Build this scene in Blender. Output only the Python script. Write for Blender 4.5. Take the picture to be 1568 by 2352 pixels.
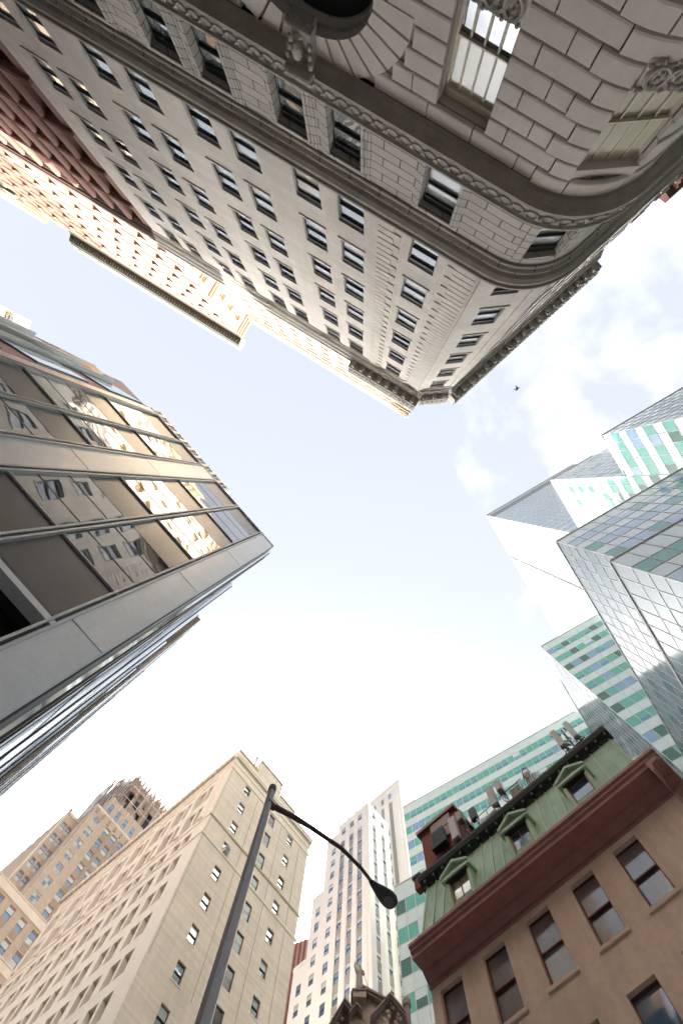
import bpy, bmesh, math, random
from mathutils import Matrix, Vector
random.seed(7)
R_ = math.radians
for o in list(bpy.data.objects): bpy.data.objects.remove(o)
SC = bpy.context.scene
COL = SC.collection

# ------------------------------------------------------------------ camera
# world axes: x and y in plan, z up, origin at the photographer's eye (ground 1.6 m below)
F_ = 1176.0; CX, CY = 784.0, 1176.0
def _rot():
    d = Vector((46.0, -51.0, F_)).normalized(); z = Vector((0, 0, 1))
    return d.rotation_difference(z).to_matrix()
RC = _rot()
cam_d = bpy.data.cameras.new('camera'); cam = bpy.data.objects.new('camera', cam_d); COL.objects.link(cam)
cam_d.sensor_fit = 'VERTICAL'; cam_d.sensor_height = 36; cam_d.sensor_width = 24; cam_d.lens = 18
cam_d.clip_end = 20000; cam_d.clip_start = 0.05
r, dn, fw = RC.col[0], RC.col[1], RC.col[2]
cm = Matrix.Identity(4)
for i in range(3): cm[i][0], cm[i][1], cm[i][2] = r[i], -dn[i], -fw[i]
cam.matrix_world = cm
SC.camera = cam
SC.cycles.caustics_reflective = False
def pix(p):
    w = RC.transposed() @ Vector(p)
    if w.z <= 0.01: return None
    return (CX + F_*w.x/w.z, CY + F_*w.y/w.z)

# ------------------------------------------------------------------ light
SUN_AZ = 97.0   # degrees in plan from +x towards +y
SUN_EL = 28.0
wd = bpy.data.worlds.new('World'); SC.world = wd; wd.use_nodes = True
nt = wd.node_tree; N = nt.nodes; L = nt.links; N.clear()
out = N.new('ShaderNodeOutputWorld'); bg = N.new('ShaderNodeBackground')
sky = N.new('ShaderNodeTexSky'); sky.sky_type = 'NISHITA'; sky.sun_disc = False
sky.sun_elevation = R_(SUN_EL); sky.sun_rotation = R_(90 - SUN_AZ)
sky.air_density = 1.3; sky.dust_density = 3.5; sky.ozone_density = 1.0
bg.inputs[1].default_value = 0.05
tc = N.new('ShaderNodeTexCoord'); sep = N.new('ShaderNodeSeparateXYZ'); L.new(tc.outputs['Generated'], sep.inputs[0])
def mnode(op, a, b=None, clamp=False):
    m = N.new('ShaderNodeMath'); m.operation = op; m.use_clamp = clamp
    for i, v in enumerate((a, b)):
        if v is None: continue
        if isinstance(v, (int, float)): m.inputs[i].default_value = v
        else: L.new(v, m.inputs[i])
    return m.outputs[0]
zz = mnode('MAXIMUM', sep.outputs[2], 0.08)
px_ = mnode('DIVIDE', sep.outputs[0], zz); py_ = mnode('DIVIDE', sep.outputs[1], zz)
cv = N.new('ShaderNodeCombineXYZ'); L.new(px_, cv.inputs[0]); L.new(py_, cv.inputs[1])
no = N.new('ShaderNodeTexNoise'); no.inputs['Scale'].default_value = 7.0; no.inputs['Detail'].default_value = 7; no.inputs['Roughness'].default_value = 0.52; no.inputs['Distortion'].default_value = 0.25
L.new(cv.outputs[0], no.inputs['Vector'])
# cloud bank lies towards +x, -y; open sky elsewhere
bank = mnode('ADD', mnode('MULTIPLY', mnode('SUBTRACT', px_, 0.22), 0.75), mnode('MULTIPLY', py_, -0.32))
bank = mnode('MINIMUM', mnode('MAXIMUM', bank, -0.30), 0.15)
cden = mnode('ADD', no.outputs['Fac'], bank)
cr = N.new('ShaderNodeValToRGB'); cr.color_ramp.elements[0].position = 0.58; cr.color_ramp.elements[1].position = 0.92
cr.color_ramp.elements[0].color = (0, 0, 0, 1); cr.color_ramp.elements[1].color = (0.75, 0.75, 0.75, 1)
L.new(cden, cr.inputs[0])
mx = N.new('ShaderNodeMixRGB'); mx.inputs[2].default_value = (4.0, 4.05, 4.15, 1)
hz = N.new('ShaderNodeMixRGB'); hz.inputs[0].default_value = 0.60; hz.inputs[2].default_value = (3.1, 3.1, 3.12, 1)   # thin bright veil of haze
L.new(sky.outputs[0], hz.inputs[1])
L.new(cr.outputs[0], mx.inputs[0]); L.new(hz.outputs[0], mx.inputs[1])
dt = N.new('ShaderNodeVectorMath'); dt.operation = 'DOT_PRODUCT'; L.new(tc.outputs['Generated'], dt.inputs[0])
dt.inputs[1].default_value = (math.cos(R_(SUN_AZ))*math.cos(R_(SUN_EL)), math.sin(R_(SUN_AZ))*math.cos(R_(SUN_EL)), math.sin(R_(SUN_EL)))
aur = mnode('POWER', mnode('MAXIMUM', mnode('MULTIPLY', mnode('SUBTRACT', dt.outputs['Value'], 0.45), 1.82), 0.0), 8.0)   # bright haze round the hidden sun, strengthened as added fill for shaded walls
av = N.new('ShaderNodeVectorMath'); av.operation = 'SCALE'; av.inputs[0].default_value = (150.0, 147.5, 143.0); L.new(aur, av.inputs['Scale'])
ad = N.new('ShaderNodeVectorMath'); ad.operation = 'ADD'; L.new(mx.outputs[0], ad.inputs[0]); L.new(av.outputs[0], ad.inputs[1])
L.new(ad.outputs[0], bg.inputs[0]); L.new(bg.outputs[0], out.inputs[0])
sd = bpy.data.lights.new('sun', 'SUN'); so = bpy.data.objects.new('sun', sd); COL.objects.link(so)
sd.energy = 3.8; sd.angle = R_(0.5); sd.color = (1, 0.91, 0.80)
sv = Vector((math.cos(R_(SUN_AZ))*math.cos(R_(SUN_EL)), math.sin(R_(SUN_AZ))*math.cos(R_(SUN_EL)), math.sin(R_(SUN_EL))))
so.rotation_euler = sv.to_track_quat('Z', 'Y').to_euler(); so.location = sv*400
vs = SC.view_settings; vs.view_transform = 'Standard'; vs.look = 'None'; vs.exposure = 2.9; vs.gamma = 1

# ------------------------------------------------------------------ materials
MATS = {}
def mat(name, col, rough=0.8, nscale=1.2, namt=0.15, bump=0.0, bscale=8.0, metal=0.0, spec=0.5, brick=None, coat=0.0, streak=0.0, wave=0.0, wscale=0.5, trans=None):
    """col linear base colour; brick=(course height, block length, joint width, joint darkness) in metres on the UV map"""
    if name in MATS: return MATS[name]
    m = bpy.data.materials.new(name); m.use_nodes = True; t = m.node_tree; n = t.nodes; l = t.links
    b = n['Principled BSDF']; b.inputs['Roughness'].default_value = rough; b.inputs['Metallic'].default_value = metal
    b.inputs['Specular IOR Level'].default_value = spec
    if coat: b.inputs['Coat Weight'].default_value = coat; b.inputs['Coat Roughness'].default_value = 0.03
    g = n.new('ShaderNodeNewGeometry')
    def noise(sc, det=6, vec=None, ro=0.6):
        q = n.new('ShaderNodeTexNoise'); q.inputs['Scale'].default_value = sc; q.inputs['Detail'].default_value = det; q.inputs['Roughness'].default_value = ro
        l.new(vec or g.outputs['Position'], q.inputs['Vector']); return q.outputs['Fac']
    def mm(op, a, bb):
        q = n.new('ShaderNodeMath'); q.operation = op
        for i, v in enumerate((a, bb)):
            if isinstance(v, (int, float)): q.inputs[i].default_value = v
            else: l.new(v, q.inputs[i])
        return q.outputs[0]
    fac = mm('ADD', 1.0 - namt*0.75, mm('MULTIPLY', noise(nscale), namt))
    fac = mm('MULTIPLY', fac, mm('ADD', 1.0 - namt*0.4, mm('MULTIPLY', noise(nscale*9, 4), namt*0.8)))
    if streak:
        mp = n.new('ShaderNodeMapping'); mp.inputs['Scale'].default_value = (1.6, 1.6, 0.12); l.new(g.outputs['Position'], mp.inputs[0])
        fac = mm('MULTIPLY', fac, mm('ADD', 1.0 - streak*0.6, mm('MULTIPLY', noise(1.0, 5, mp.outputs[0]), streak*1.2)))
    hgt = None
    if brick:
        uv = n.new('ShaderNodeUVMap')
        bt = n.new('ShaderNodeTexBrick'); l.new(uv.outputs[0], bt.inputs['Vector'])
        bt.inputs['Scale'].default_value = 1.0; bt.inputs['Brick Width'].default_value = brick[1]; bt.inputs['Row Height'].default_value = brick[0]
        bt.inputs['Mortar Size'].default_value = brick[2]; bt.inputs['Mortar Smooth'].default_value = 0.1
        bt.inputs['Color1'].default_value = (1, 1, 1, 1); bt.inputs['Color2'].default_value = (0.88, 0.88, 0.88, 1)
        k = brick[3]; bt.inputs['Mortar'].default_value = (k, k, k, 1)
        fac = mm('MULTIPLY', fac, bt.outputs['Color']); hgt = mm('SUBTRACT', 1.0, bt.outputs['Fac'])
    mc = n.new('ShaderNodeVectorMath'); mc.operation = 'SCALE'; mc.inputs[0].default_value = col
    l.new(fac, mc.inputs['Scale']); l.new(mc.outputs[0], b.inputs['Base Color'])
    if bump or wave or brick:
        bp = n.new('ShaderNodeBump'); bp.inputs['Strength'].default_value = 1.0
        if wave:
            h = noise(wscale, 1, None, 0.4); bp.inputs['Distance'].default_value = wave
        else:
            h = mm('MULTIPLY', noise(bscale, 8), max(bump, 0.002)); bp.inputs['Distance'].default_value = 1.0
            if hgt: h = mm('ADD', h, mm('MULTIPLY', hgt, brick[2]*0.6))
        l.new(h, bp.inputs['Height']); l.new(bp.outputs[0], b.inputs['Normal'])
        if coat: l.new(bp.outputs[0], b.inputs['Coat Normal'])
    MATS[name] = m; return m

M = {}
M['stone'] = mat('limestone', (0.60,0.555,0.50), 0.85, 0.5, 0.28, 0.004, 14, brick=(0.62, 1.9, 0.012, 0.82), streak=0.3)
M['ashlar'] = mat('limestone_ashlar', (0.50,0.465,0.42), 0.85, 0.6, 0.25, 0.006, 14, brick=(0.42, 1.25, 0.022, 0.3), streak=0.1)
M['rust'] = mat('rusticated_granite', (0.56,0.51,0.46), 0.8, 0.8, 0.25, 0.006, 30, streak=0.15)
M['joint'] = mat('dark_joint', (0.05, 0.045, 0.04), 0.9)
M['joint2'] = mat('shadowed_joint_mortar', (0.20, 0.18, 0.16), 0.9)  # dark joint tone that also paints in the shade of the channels
M['belt'] = mat('belt_stone', (0.36,0.325,0.28), 0.85, 1.5, 0.5, 0.01, 18, streak=0.3)
M['carved'] = mat('carved_stone', (0.42,0.39,0.35), 0.85, 3, 0.5, 0.01, 20)
M['frame_dk'] = mat('dark_bronze_frame', (0.025, 0.027, 0.028), 0.45)
M['frame_gold'] = mat('tan_wood_frame', (0.55,0.50,0.40), 0.5)
M['glass'] = mat('window_glass', (0.15,0.18,0.185), 0.03, spec=1.0, wave=0.03, wscale=0.9, coat=1.0)
M['glass_b'] = mat('window_glass_blind_sky', (0.46,0.48,0.475), 0.06, spec=1.0, wave=0.02, coat=1.0)  # pale colour paints sky reflection into panes, besides blinds
M['glass_blue'] = mat('window_glass_blue', (0.07, 0.13, 0.24), 0.04, spec=1.0, wave=0.02, coat=1.0)
M['glass_cur'] = mat('window_glass_curtain', (0.20, 0.19, 0.20), 0.10, 1.5, 0.5, spec=0.8, coat=1.0, streak=0.5)
M['glass_cream'] = mat('window_glass_shade', (0.60,0.57,0.44), 0.08, 2.5, 0.3, spec=0.8, coat=1.0)
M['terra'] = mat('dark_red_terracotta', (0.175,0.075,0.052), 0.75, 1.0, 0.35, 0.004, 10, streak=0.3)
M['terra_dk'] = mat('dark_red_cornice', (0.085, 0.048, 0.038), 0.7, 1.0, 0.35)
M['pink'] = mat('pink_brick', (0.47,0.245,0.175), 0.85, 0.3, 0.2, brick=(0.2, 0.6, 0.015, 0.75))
M['keystone'] = mat('pale_keystone', (0.55,0.46,0.36), 0.8)
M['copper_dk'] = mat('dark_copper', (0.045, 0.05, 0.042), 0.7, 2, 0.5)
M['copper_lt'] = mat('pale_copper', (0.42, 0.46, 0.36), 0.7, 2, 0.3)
M['cream'] = mat('cream_terracotta', (0.56,0.46,0.335), 0.75, 0.3, 0.15, 0.004, 4)
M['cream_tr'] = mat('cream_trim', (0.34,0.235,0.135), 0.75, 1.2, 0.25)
M['steel'] = mat('brushed_metal_panel', (0.74,0.77,0.82), 0.35, 1.3, 0.30, metal=0.0, spec=0.8, coat=1.0, streak=0.22)
M['steel'].node_tree.nodes['Principled BSDF'].inputs['Coat Roughness'].default_value = 0.28
M['steel_lt'] = mat('bright_mullion', (0.6,0.6,0.6), 0.35, metal=0.2)
M['steel_dk'] = mat('black_gasket', (0.02, 0.02, 0.022), 0.5)
M['spandrel6'] = mat('bronze_spandrel', (0.085,0.068,0.068), 0.22, 0.9, 0.35, spec=0.7, streak=0.4)
M['glass6'] = mat('bronze_glass', (0.035, 0.032, 0.026), 0.02, spec=1.0, wave=0.016, wscale=0.5, coat=1.0)
for k_, v_ in (('glass6', 1.9), ('glass', 2.3), ('glass_blue', 1.9), ('glass_cur', 1.7), ('glass_cream', 1.7)): M[k_].node_tree.nodes['Principled BSDF'].inputs['IOR'].default_value = v_
M['gl_teal'] = mat('teal_tower_glass', (0.10,0.36,0.29), 0.05, 0.2, 0.2, spec=0.4, wave=0.03, wscale=0.35, coat=0.25)
M['gl_teal2'] = mat('green_tower_glass', (0.04,0.13,0.085), 0.05, 0.2, 0.3, spec=0.4, wave=0.05, wscale=0.35, coat=0.25)
M['gl_blue'] = mat('blue_tower_glass', (0.09,0.24,0.38), 0.05, 0.2, 0.3, spec=1.0, wave=0.03, wscale=0.35, coat=1.0)
M['gl_white'] = mat('white_spandrel_glass', (0.50,0.58,0.55), 0.12, 0.15, 0.08, spec=0.9, wave=0.02, wscale=0.3, coat=0.6)
M['mull'] = mat('tower_mullion', (0.52,0.50,0.50), 0.45)
M['gl_sunside'] = mat('sunside_blue_glass', (0.17, 0.215, 0.24), 0.12, 0.2, 0.2, spec=0.10, wave=0.006, wscale=0.3)  # reflected sky put into the base colour, toned down for sunlit faces
M['gl_sunside2'] = mat('sunside_grey_glass', (0.135, 0.145, 0.14), 0.15, 0.2, 0.15, spec=0.10, wave=0.008, wscale=0.3)  # darker copy of the white spandrel glass for the sunlit slab face
M['gl_blue2'] = mat('deep_blue_glass', (0.05, 0.17, 0.30), 0.05, spec=1.0, wave=0.02, wscale=0.35, coat=0.5)
M['gl_pale'] = mat('pale_blue_glass', (0.10, 0.15, 0.185), 0.08, spec=0.12, wave=0.008, wscale=0.3)
M['beige'] = mat('beige_stucco_brick', (0.85,0.715,0.60), 0.85, 0.25, 0.28, 0.003, 10, brick=(0.25, 30.0, 0.010, 0.95), streak=0.26)
M['beige_s'] = mat('beige_stone', (0.86,0.755,0.65), 0.8, 0.5, 0.15)
M['beige_dk'] = mat('weathered_band', (0.52,0.44,0.35), 0.85, 1.2, 0.4)
M['tan'] = mat('tan_brick', (0.50,0.385,0.31), 0.85, 0.12, 0.25, brick=(0.3, 0.9, 0.02, 0.85), streak=0.15)
M['tan_dk'] = mat('brown_spandrel_brick', (0.34,0.25,0.20), 0.85, 0.5, 0.4)
M['tan_lt'] = mat('pale_brick_band', (0.64,0.54,0.46), 0.85, 0.5, 0.3)
M['net'] = mat('scaffold_netting', (0.36,0.25,0.20), 0.9, 0.12, 0.9, streak=0.7)
M['pale'] = mat('pale_limestone_tower', (0.74,0.70,0.665), 0.8, 0.05, 0.08, streak=0.06)
M['pale_dk'] = mat('grey_spandrel', (0.32,0.29,0.27), 0.7, 0.4, 0.4)
M['stucco'] = mat('tan_stucco', (0.84,0.66,0.53), 0.85, 0.5, 0.42, 0.004, 16, streak=0.38)
M['maroon'] = mat('maroon_paint', (0.42,0.19,0.165), 0.5, 2.5, 0.5, 0.003, 9, streak=0.4)
M['maroon_w'] = mat('maroon_window_frame', (0.13, 0.035, 0.025), 0.45)
M['green'] = mat('green_painted_metal', (0.38,0.53,0.37), 0.6, 1.5, 0.6, 0.006, 3, streak=0.55)
M['green_lt'] = mat('green_trim', (0.46,0.62,0.43), 0.5, 2, 0.25)
M['black_g'] = mat('dark_green_gutter', (0.02, 0.028, 0.02), 0.6, 3, 0.6)
M['wood'] = mat('orange_wood_frame', (0.36, 0.17, 0.06), 0.5)
M['brick_r'] = mat('red_brick', (0.23, 0.075, 0.055), 0.85, 2, 0.3, brick=(0.075, 0.22, 0.008, 1.7))
M['ant_w'] = mat('antenna_plastic', (0.55,0.52,0.51), 0.5, 2, 0.1)
M['ant_d'] = mat('antenna_steel', (0.05, 0.045, 0.045), 0.5)
M['ant_p'] = mat('equipment_tan', (0.36, 0.30, 0.25), 0.6)
M['pole'] = mat('painted_steel_pole', (0.42,0.435,0.47), 0.45, 6, 0.5, 0.002, 12, streak=1.0)
M['arm'] = mat('rusty_dark_arm', (0.08,0.04,0.04), 0.5, 8, 0.5)
M['lamp_lens'] = mat('lamp_lens', (0.12, 0.11, 0.125), 0.25, 14, 0.5)
M['lamp_top'] = mat('lamp_housing', (0.55,0.56,0.58), 0.4)  # upper half lightened to paint in the highlight along the top
M['church'] = mat('sooty_sandstone', (0.62,0.53,0.48), 0.9, 1.8, 0.6, 0.01, 12, streak=0.3)
M['church_dk'] = mat('sooty_cornice', (0.38,0.30,0.285), 0.85, 2.5, 0.5)
M['blue_pan'] = mat('blue_grey_window_band', (0.06,0.085,0.14), 0.4, 0.3, 0.2, spec=0.25)
M['white_p'] = mat('white_pier', (0.48,0.50,0.52), 0.6, 0.3, 0.1)
M['gl_dark'] = mat('dark_shop_glass', (0.02, 0.03, 0.022), 0.05, spec=0.5)
M['mirror'] = mat('bright_reflective_cladding', (0.85, 0.88, 0.90), 0.06, 0.5, 0.1, metal=0.9, wave=0.004)
M['red_far'] = mat('red_ribbed_brick', (0.50,0.27,0.25), 0.85, 0.2, 0.2)
M['asphalt'] = mat('asphalt', (0.08,0.08,0.08), 0.9, 2, 0.3, 0.004, 30)
M['concrete'] = mat('pavement_concrete', (0.50,0.485,0.46), 0.9, 0.6, 0.2)
M['bird'] = mat('dark_feathers', (0.06, 0.06, 0.075), 0.7)
M['interior'] = mat('dark_interior', (0.02, 0.02, 0.02), 0.9)

# ------------------------------------------------------------------ mesh helpers
class MB:
    def __init__(s): s.v = []; s.f = []; s.uv = []; s.mi = []; s.mats = []
    def m(s, key):
        if key not in s.mats: s.mats.append(key)
        return s.mats.index(key)
    def poly(s, pts, mk, uv=None):
        b = len(s.v); s.v += [tuple(p) for p in pts]; s.f.append(tuple(range(b, b+len(pts)))); s.mi.append(s.m(mk))
        s.uv.append(uv if uv else [(p[0]+p[1], p[2]) for p in pts])
    def hexa(s, c, mk, uvs=None):   # c: 8 corners, bottom ring 0-3, top ring 4-7
        for q in ((0, 3, 2, 1), (4, 5, 6, 7), (0, 1, 5, 4), (1, 2, 6, 5), (2, 3, 7, 6), (3, 0, 4, 7)):
            s.poly([c[i] for i in q], mk, [uvs[i] for i in q] if uvs else None)
    def box(s, x0, x1, y0, y1, z0, z1, mk):
        s.hexa([(x0, y0, z0), (x1, y0, z0), (x1, y1, z0), (x0, y1, z0), (x0, y0, z1), (x1, y0, z1), (x1, y1, z1), (x0, y1, z1)], mk)
    def tube(s, p, q, r0, r1, mk, n=8, cap=True):
        p = Vector(p); q = Vector(q); d = (q-p).normalized(); a = d.orthogonal().normalized(); b = d.cross(a)
        A = [p+(a*math.cos(t)+b*math.sin(t))*r0 for t in [2*math.pi*i/n for i in range(n)]]
        B = [q+(a*math.cos(t)+b*math.sin(t))*r1 for t in [2*math.pi*i/n for i in range(n)]]
        for i in range(n): j = (i+1) % n; s.poly([A[i], A[j], B[j], B[i]], mk)
        if cap: s.poly(A[::-1], mk); s.poly(B, mk)
    def ring(s, c, ax, bx, ra, rb, t, mk, n=16, k=5):   # elliptical torus in plane (ax,bx)
        c = Vector(c); ax = Vector(ax); bx = Vector(bx); nz = ax.cross(bx)
        P = []
        for i in range(n):
            a = 2*math.pi*i/n; w = ax*math.cos(a)+bx*math.sin(a); cc = c+ax*(ra*math.cos(a))+bx*(rb*math.sin(a))
            P.append([cc+(w*math.cos(2*math.pi*j/k)+nz*math.sin(2*math.pi*j/k))*t for j in range(k)])
        for i in range(n):
            for j in range(k): s.poly([P[i][j], P[(i+1) % n][j], P[(i+1) % n][(j+1) % k], P[i][(j+1) % k]], mk)
    def ball(s, c, rx, ry, rz, mk, n=10, k=6, M_=None):
        c = Vector(c); rows = []
        for j in range(k+1):
            ph = math.pi*j/k-math.pi/2
            rows.append([Vector((rx*math.cos(ph)*math.cos(2*math.pi*i/n), ry*math.cos(ph)*math.sin(2*math.pi*i/n), rz*math.sin(ph))) for i in range(n)])
        for j in range(k):
            for i in range(n):
                q = [rows[j][i], rows[j][(i+1) % n], rows[j+1][(i+1) % n], rows[j+1][i]]
                if j == 0: q = q[1:]
                if j == k-1: q = q[:3]
                s.poly([c+((M_ @ p) if M_ else p) for p in q], mk)
    def add(s, o, mx, swap=None):
        b = len(s.v); s.v += [tuple(mx @ Vector(p)) for p in o.v]
        s.f += [tuple(b+i for i in f) for f in o.f]; s.uv += o.uv
        s.mi += [s.m((swap or {}).get(o.mats[i], o.mats[i])) for i in o.mi]
    def mesh(s, name):
        me = bpy.data.meshes.new(name); me.from_pydata(s.v, [], s.f)
        for k in s.mats: me.materials.append(M[k])
        me.polygons.foreach_set('material_index', s.mi)
        ul = me.uv_layers.new(name='UVMap'); flat = []
        for u in s.uv:
            for a in u: flat += [a[0], a[1]]
        ul.data.foreach_set('uv', flat); me.update(); return me
    def build(s, name, parent=None, smooth=False, **props):
        me = s.mesh(name)
        if smooth:
            bm = bmesh.new(); bm.from_mesh(me); bmesh.ops.remove_doubles(bm, verts=bm.verts, dist=1e-4); bmesh.ops.recalc_face_normals(bm, faces=bm.faces); bm.to_mesh(me); bm.free()
            for p in me.polygons: p.use_smooth = True
        o = bpy.data.objects.new(name, me); COL.objects.link(o)
        if parent: o.parent = parent; o.matrix_parent_inverse = parent.matrix_world.inverted()
        for k, v in props.items(): o[k] = v
        return o
GZ = -1.6
def thing(name, label, cat, loc=(0, 0, GZ), group=None):
    o = bpy.data.objects.new(name, None); COL.objects.link(o); o.location = loc; o.matrix_world = Matrix.Translation(loc)
    o.empty_display_size = 0.5; o['label'] = label; o['category'] = cat
    if group: o['group'] = group
    return o
def tag(o, label, cat, group=None):
    o['label'] = label; o['category'] = cat
    if group: o['group'] = group
    return o

class Face:
    """vertical wall plane: ang = plan direction of s, sg picks the side, d = distance from the eye; out = towards the street"""
    def __init__(s, ang, sg, d):
        t = R_(ang); s.u = Vector((math.cos(t), math.sin(t), 0)); s.n = Vector((-s.u.y, s.u.x, 0))*sg; s.d = d; s.sg = sg
    def pt(s, a, z, o=0.0):
        p = s.u*a+s.n*(s.d-o); p.z = z; return p
    def mx(s, a, z, o=0.0):   # local x along wall, y out of the wall, z up
        x = s.u*(-s.sg); y = -s.n; m = Matrix.Identity(4); p = s.pt(a, z, o)
        for i in range(3): m[i][0] = x[i]; m[i][1] = y[i]; m[i][2] = (0, 0, 1)[i]; m[i][3] = p[i]
        return m
    def at(s, d): f = Face(0, 1, d); f.u = s.u; f.n = s.n; f.sg = s.sg; return f
class Path:
    def __init__(s, pts, s0):
        s.p = [Vector((p[0], p[1], 0)) for p in pts]; s.c = [s0]
        for a, b in zip(s.p, s.p[1:]): s.c.append(s.c[-1]+(b-a).length)
        s.nr = []
        ns = []
        for a, b in zip(s.p, s.p[1:]):
            d = (b-a).normalized(); n = Vector((-d.y, d.x, 0))
            if n.dot(a) > 0: n = -n
            ns.append(n)
        for i in range(len(s.p)):
            n0 = ns[max(i-1, 0)]; n1 = ns[min(i, len(ns)-1)]; h = (n0+n1).normalized(); s.nr.append(h/max(0.3, h.dot(n0)))
    def pt(s, a, z, o=0.0):
        i = 0
        while i < len(s.c)-2 and a > s.c[i+1]: i += 1
        t = (a-s.c[i])/(s.c[i+1]-s.c[i]); A = s.p[i]+s.nr[i]*o; B = s.p[i+1]+s.nr[i+1]*o
        p = A+(B-A)*t; p.z = z; return p
    def face(s, a):   # flat chord frame at a
        P0 = s.pt(a-.01, 0); P1 = s.pt(a+.01, 0); ang = math.degrees(math.atan2(P1.y-P0.y, P1.x-P0.x))
        f = Face(ang, 1, 0); dd = f.n.dot(P0)
        if dd < 0: f = Face(ang, -1, 0); dd = f.n.dot(P0)
        f.d = dd; return f, f.u.dot(s.pt(a, 0))
def fbox(mb, F, a0, a1, z0, z1, o0, o1, mk, sub=None):
    cuts = [a0, a1]
    if sub: n = max(1, int(math.ceil((a1-a0)/sub))); cuts = [a0+(a1-a0)*i/n for i in range(n+1)]
    for x0, x1 in zip(cuts, cuts[1:]):
        c = [F.pt(x0, z0, o0), F.pt(x1, z0, o0), F.pt(x1, z0, o1), F.pt(x0, z0, o1), F.pt(x0, z1, o0), F.pt(x1, z1, o0), F.pt(x1, z1, o1), F.pt(x0, z1, o1)]
        uv = [(x0, z0+o0), (x1, z0+o0), (x1, z0+o1), (x0, z0+o1), (x0, z1), (x1, z1), (x1, z1+.01), (x0, z1+.01)]
        mb.hexa(c, mk, uv)
def sweep(mb, F, a0, a1, prof, mk, sub=None, caps=True):
    """profile [(out,z)...] run along the wall; mk a key or a list of keys per profile segment"""
    cuts = [a0, a1]
    if sub: n = max(1, int(math.ceil((a1-a0)/sub))); cuts = [a0+(a1-a0)*i/n for i in range(n+1)]
    if isinstance(F, Path): cuts = sorted(set([a0, a1]+[c for c in F.c if a0 < c < a1]))
    for x0, x1 in zip(cuts, cuts[1:]):
        for i, ((o0, z0), (o1, z1)) in enumerate(zip(prof, prof[1:])):
            k = mk[min(i, len(mk)-1)] if isinstance(mk, (list, tuple)) else mk
            mb.poly([F.pt(x0, z0, o0), F.pt(x1, z0, o0), F.pt(x1, z1, o1), F.pt(x0, z1, o1)], k, [(x0, z0+o0), (x1, z0+o0), (x1, z1+o1), (x0, z1+o1)])
    if caps:
        k = mk[0] if isinstance(mk, (list, tuple)) else mk
        for x in (a0, a1): mb.poly([F.pt(x, z, o) for o, z in prof], k)
def wall(mb, F, a0, a1, z0, z1, holes, mk, reveal=0.35, rmk=None, extra=()):
    """wall sheet with real openings and their reveals; holes (s0,s1,z0,z1)"""
    holes = [h for h in holes if h[1] > a0 and h[0] < a1 and h[3] > z0 and h[2] < z1]
    if isinstance(F, Path): extra = list(extra)+[c for c in F.c if a0 < c < a1]
    A = sorted(set([a0, a1]+[min(max(x, a0), a1) for h in holes for x in h[:2]]+list(extra)))
    A = [x for i, x in enumerate(A) if i == 0 or x-A[i-1] > 1e-5]
    rows = sorted(set([z0, z1]+[min(max(x, z0), z1) for h in holes for x in h[2:]]))
    for zb, zt in zip(rows, rows[1:]):
        if zt-zb < 1e-5: continue
        zm = (zb+zt)/2; act = [h for h in holes if h[2] < zm < h[3]]
        run = None
        cells = []
        for x0, x1 in zip(A, A[1:]):
            xm = (x0+x1)/2
            if any(h[0] < xm < h[1] for h in act): run = None; continue
            if run is not None and not isinstance(F, Path): cells[run][1] = x1
            else: cells.append([x0, x1]); run = len(cells)-1
            if isinstance(F, Path): run = None
        for x0, x1 in cells:
            mb.poly([F.pt(x0, zb), F.pt(x1, zb), F.pt(x1, zt), F.pt(x0, zt)], mk, [(x0, zb), (x1, zb), (x1, zt), (x0, zt)])
    rk = rmk or mk
    for h in holes:
        s0, s1, b, t = max(h[0], a0), min(h[1], a1), max(h[2], z0), min(h[3], z1); d = -reveal
        for q in (((s0, b), (s0, t)), ((s1, t), (s1, b)), ((s1, b), (s0, b)), ((s0, t), (s1, t))):
            (p0, w0), (p1, w1) = q
            mb.poly([F.pt(p0, w0), F.pt(p1, w1), F.pt(p1, w1, d), F.pt(p0, w0, d)], rk, [(p0, w0), (p1, w1), (p1+reveal, w1), (p0+reveal, w0)])
def prism(mb, pts, z0, z1, mk, roof=None):
    n = len(pts)
    for i in range(n):
        a, b = pts[i], pts[(i+1) % n]; Ld = math.hypot(b[0]-a[0], b[1]-a[1])
        mb.poly([(a[0], a[1], z0), (b[0], b[1], z0), (b[0], b[1], z1), (a[0], a[1], z1)], mk, [(0, z0), (Ld, z0), (Ld, z1), (0, z1)])
    mb.poly([(p[0], p[1], z1) for p in pts], roof or mk)
def body(F, a0, a1, d0, d1):   # plan rectangle behind a face
    return [tuple(F.at(d).pt(a, 0))[:2] for a, d in ((a0, d0), (a1, d0), (a1, d1), (a0, d1))]

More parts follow.
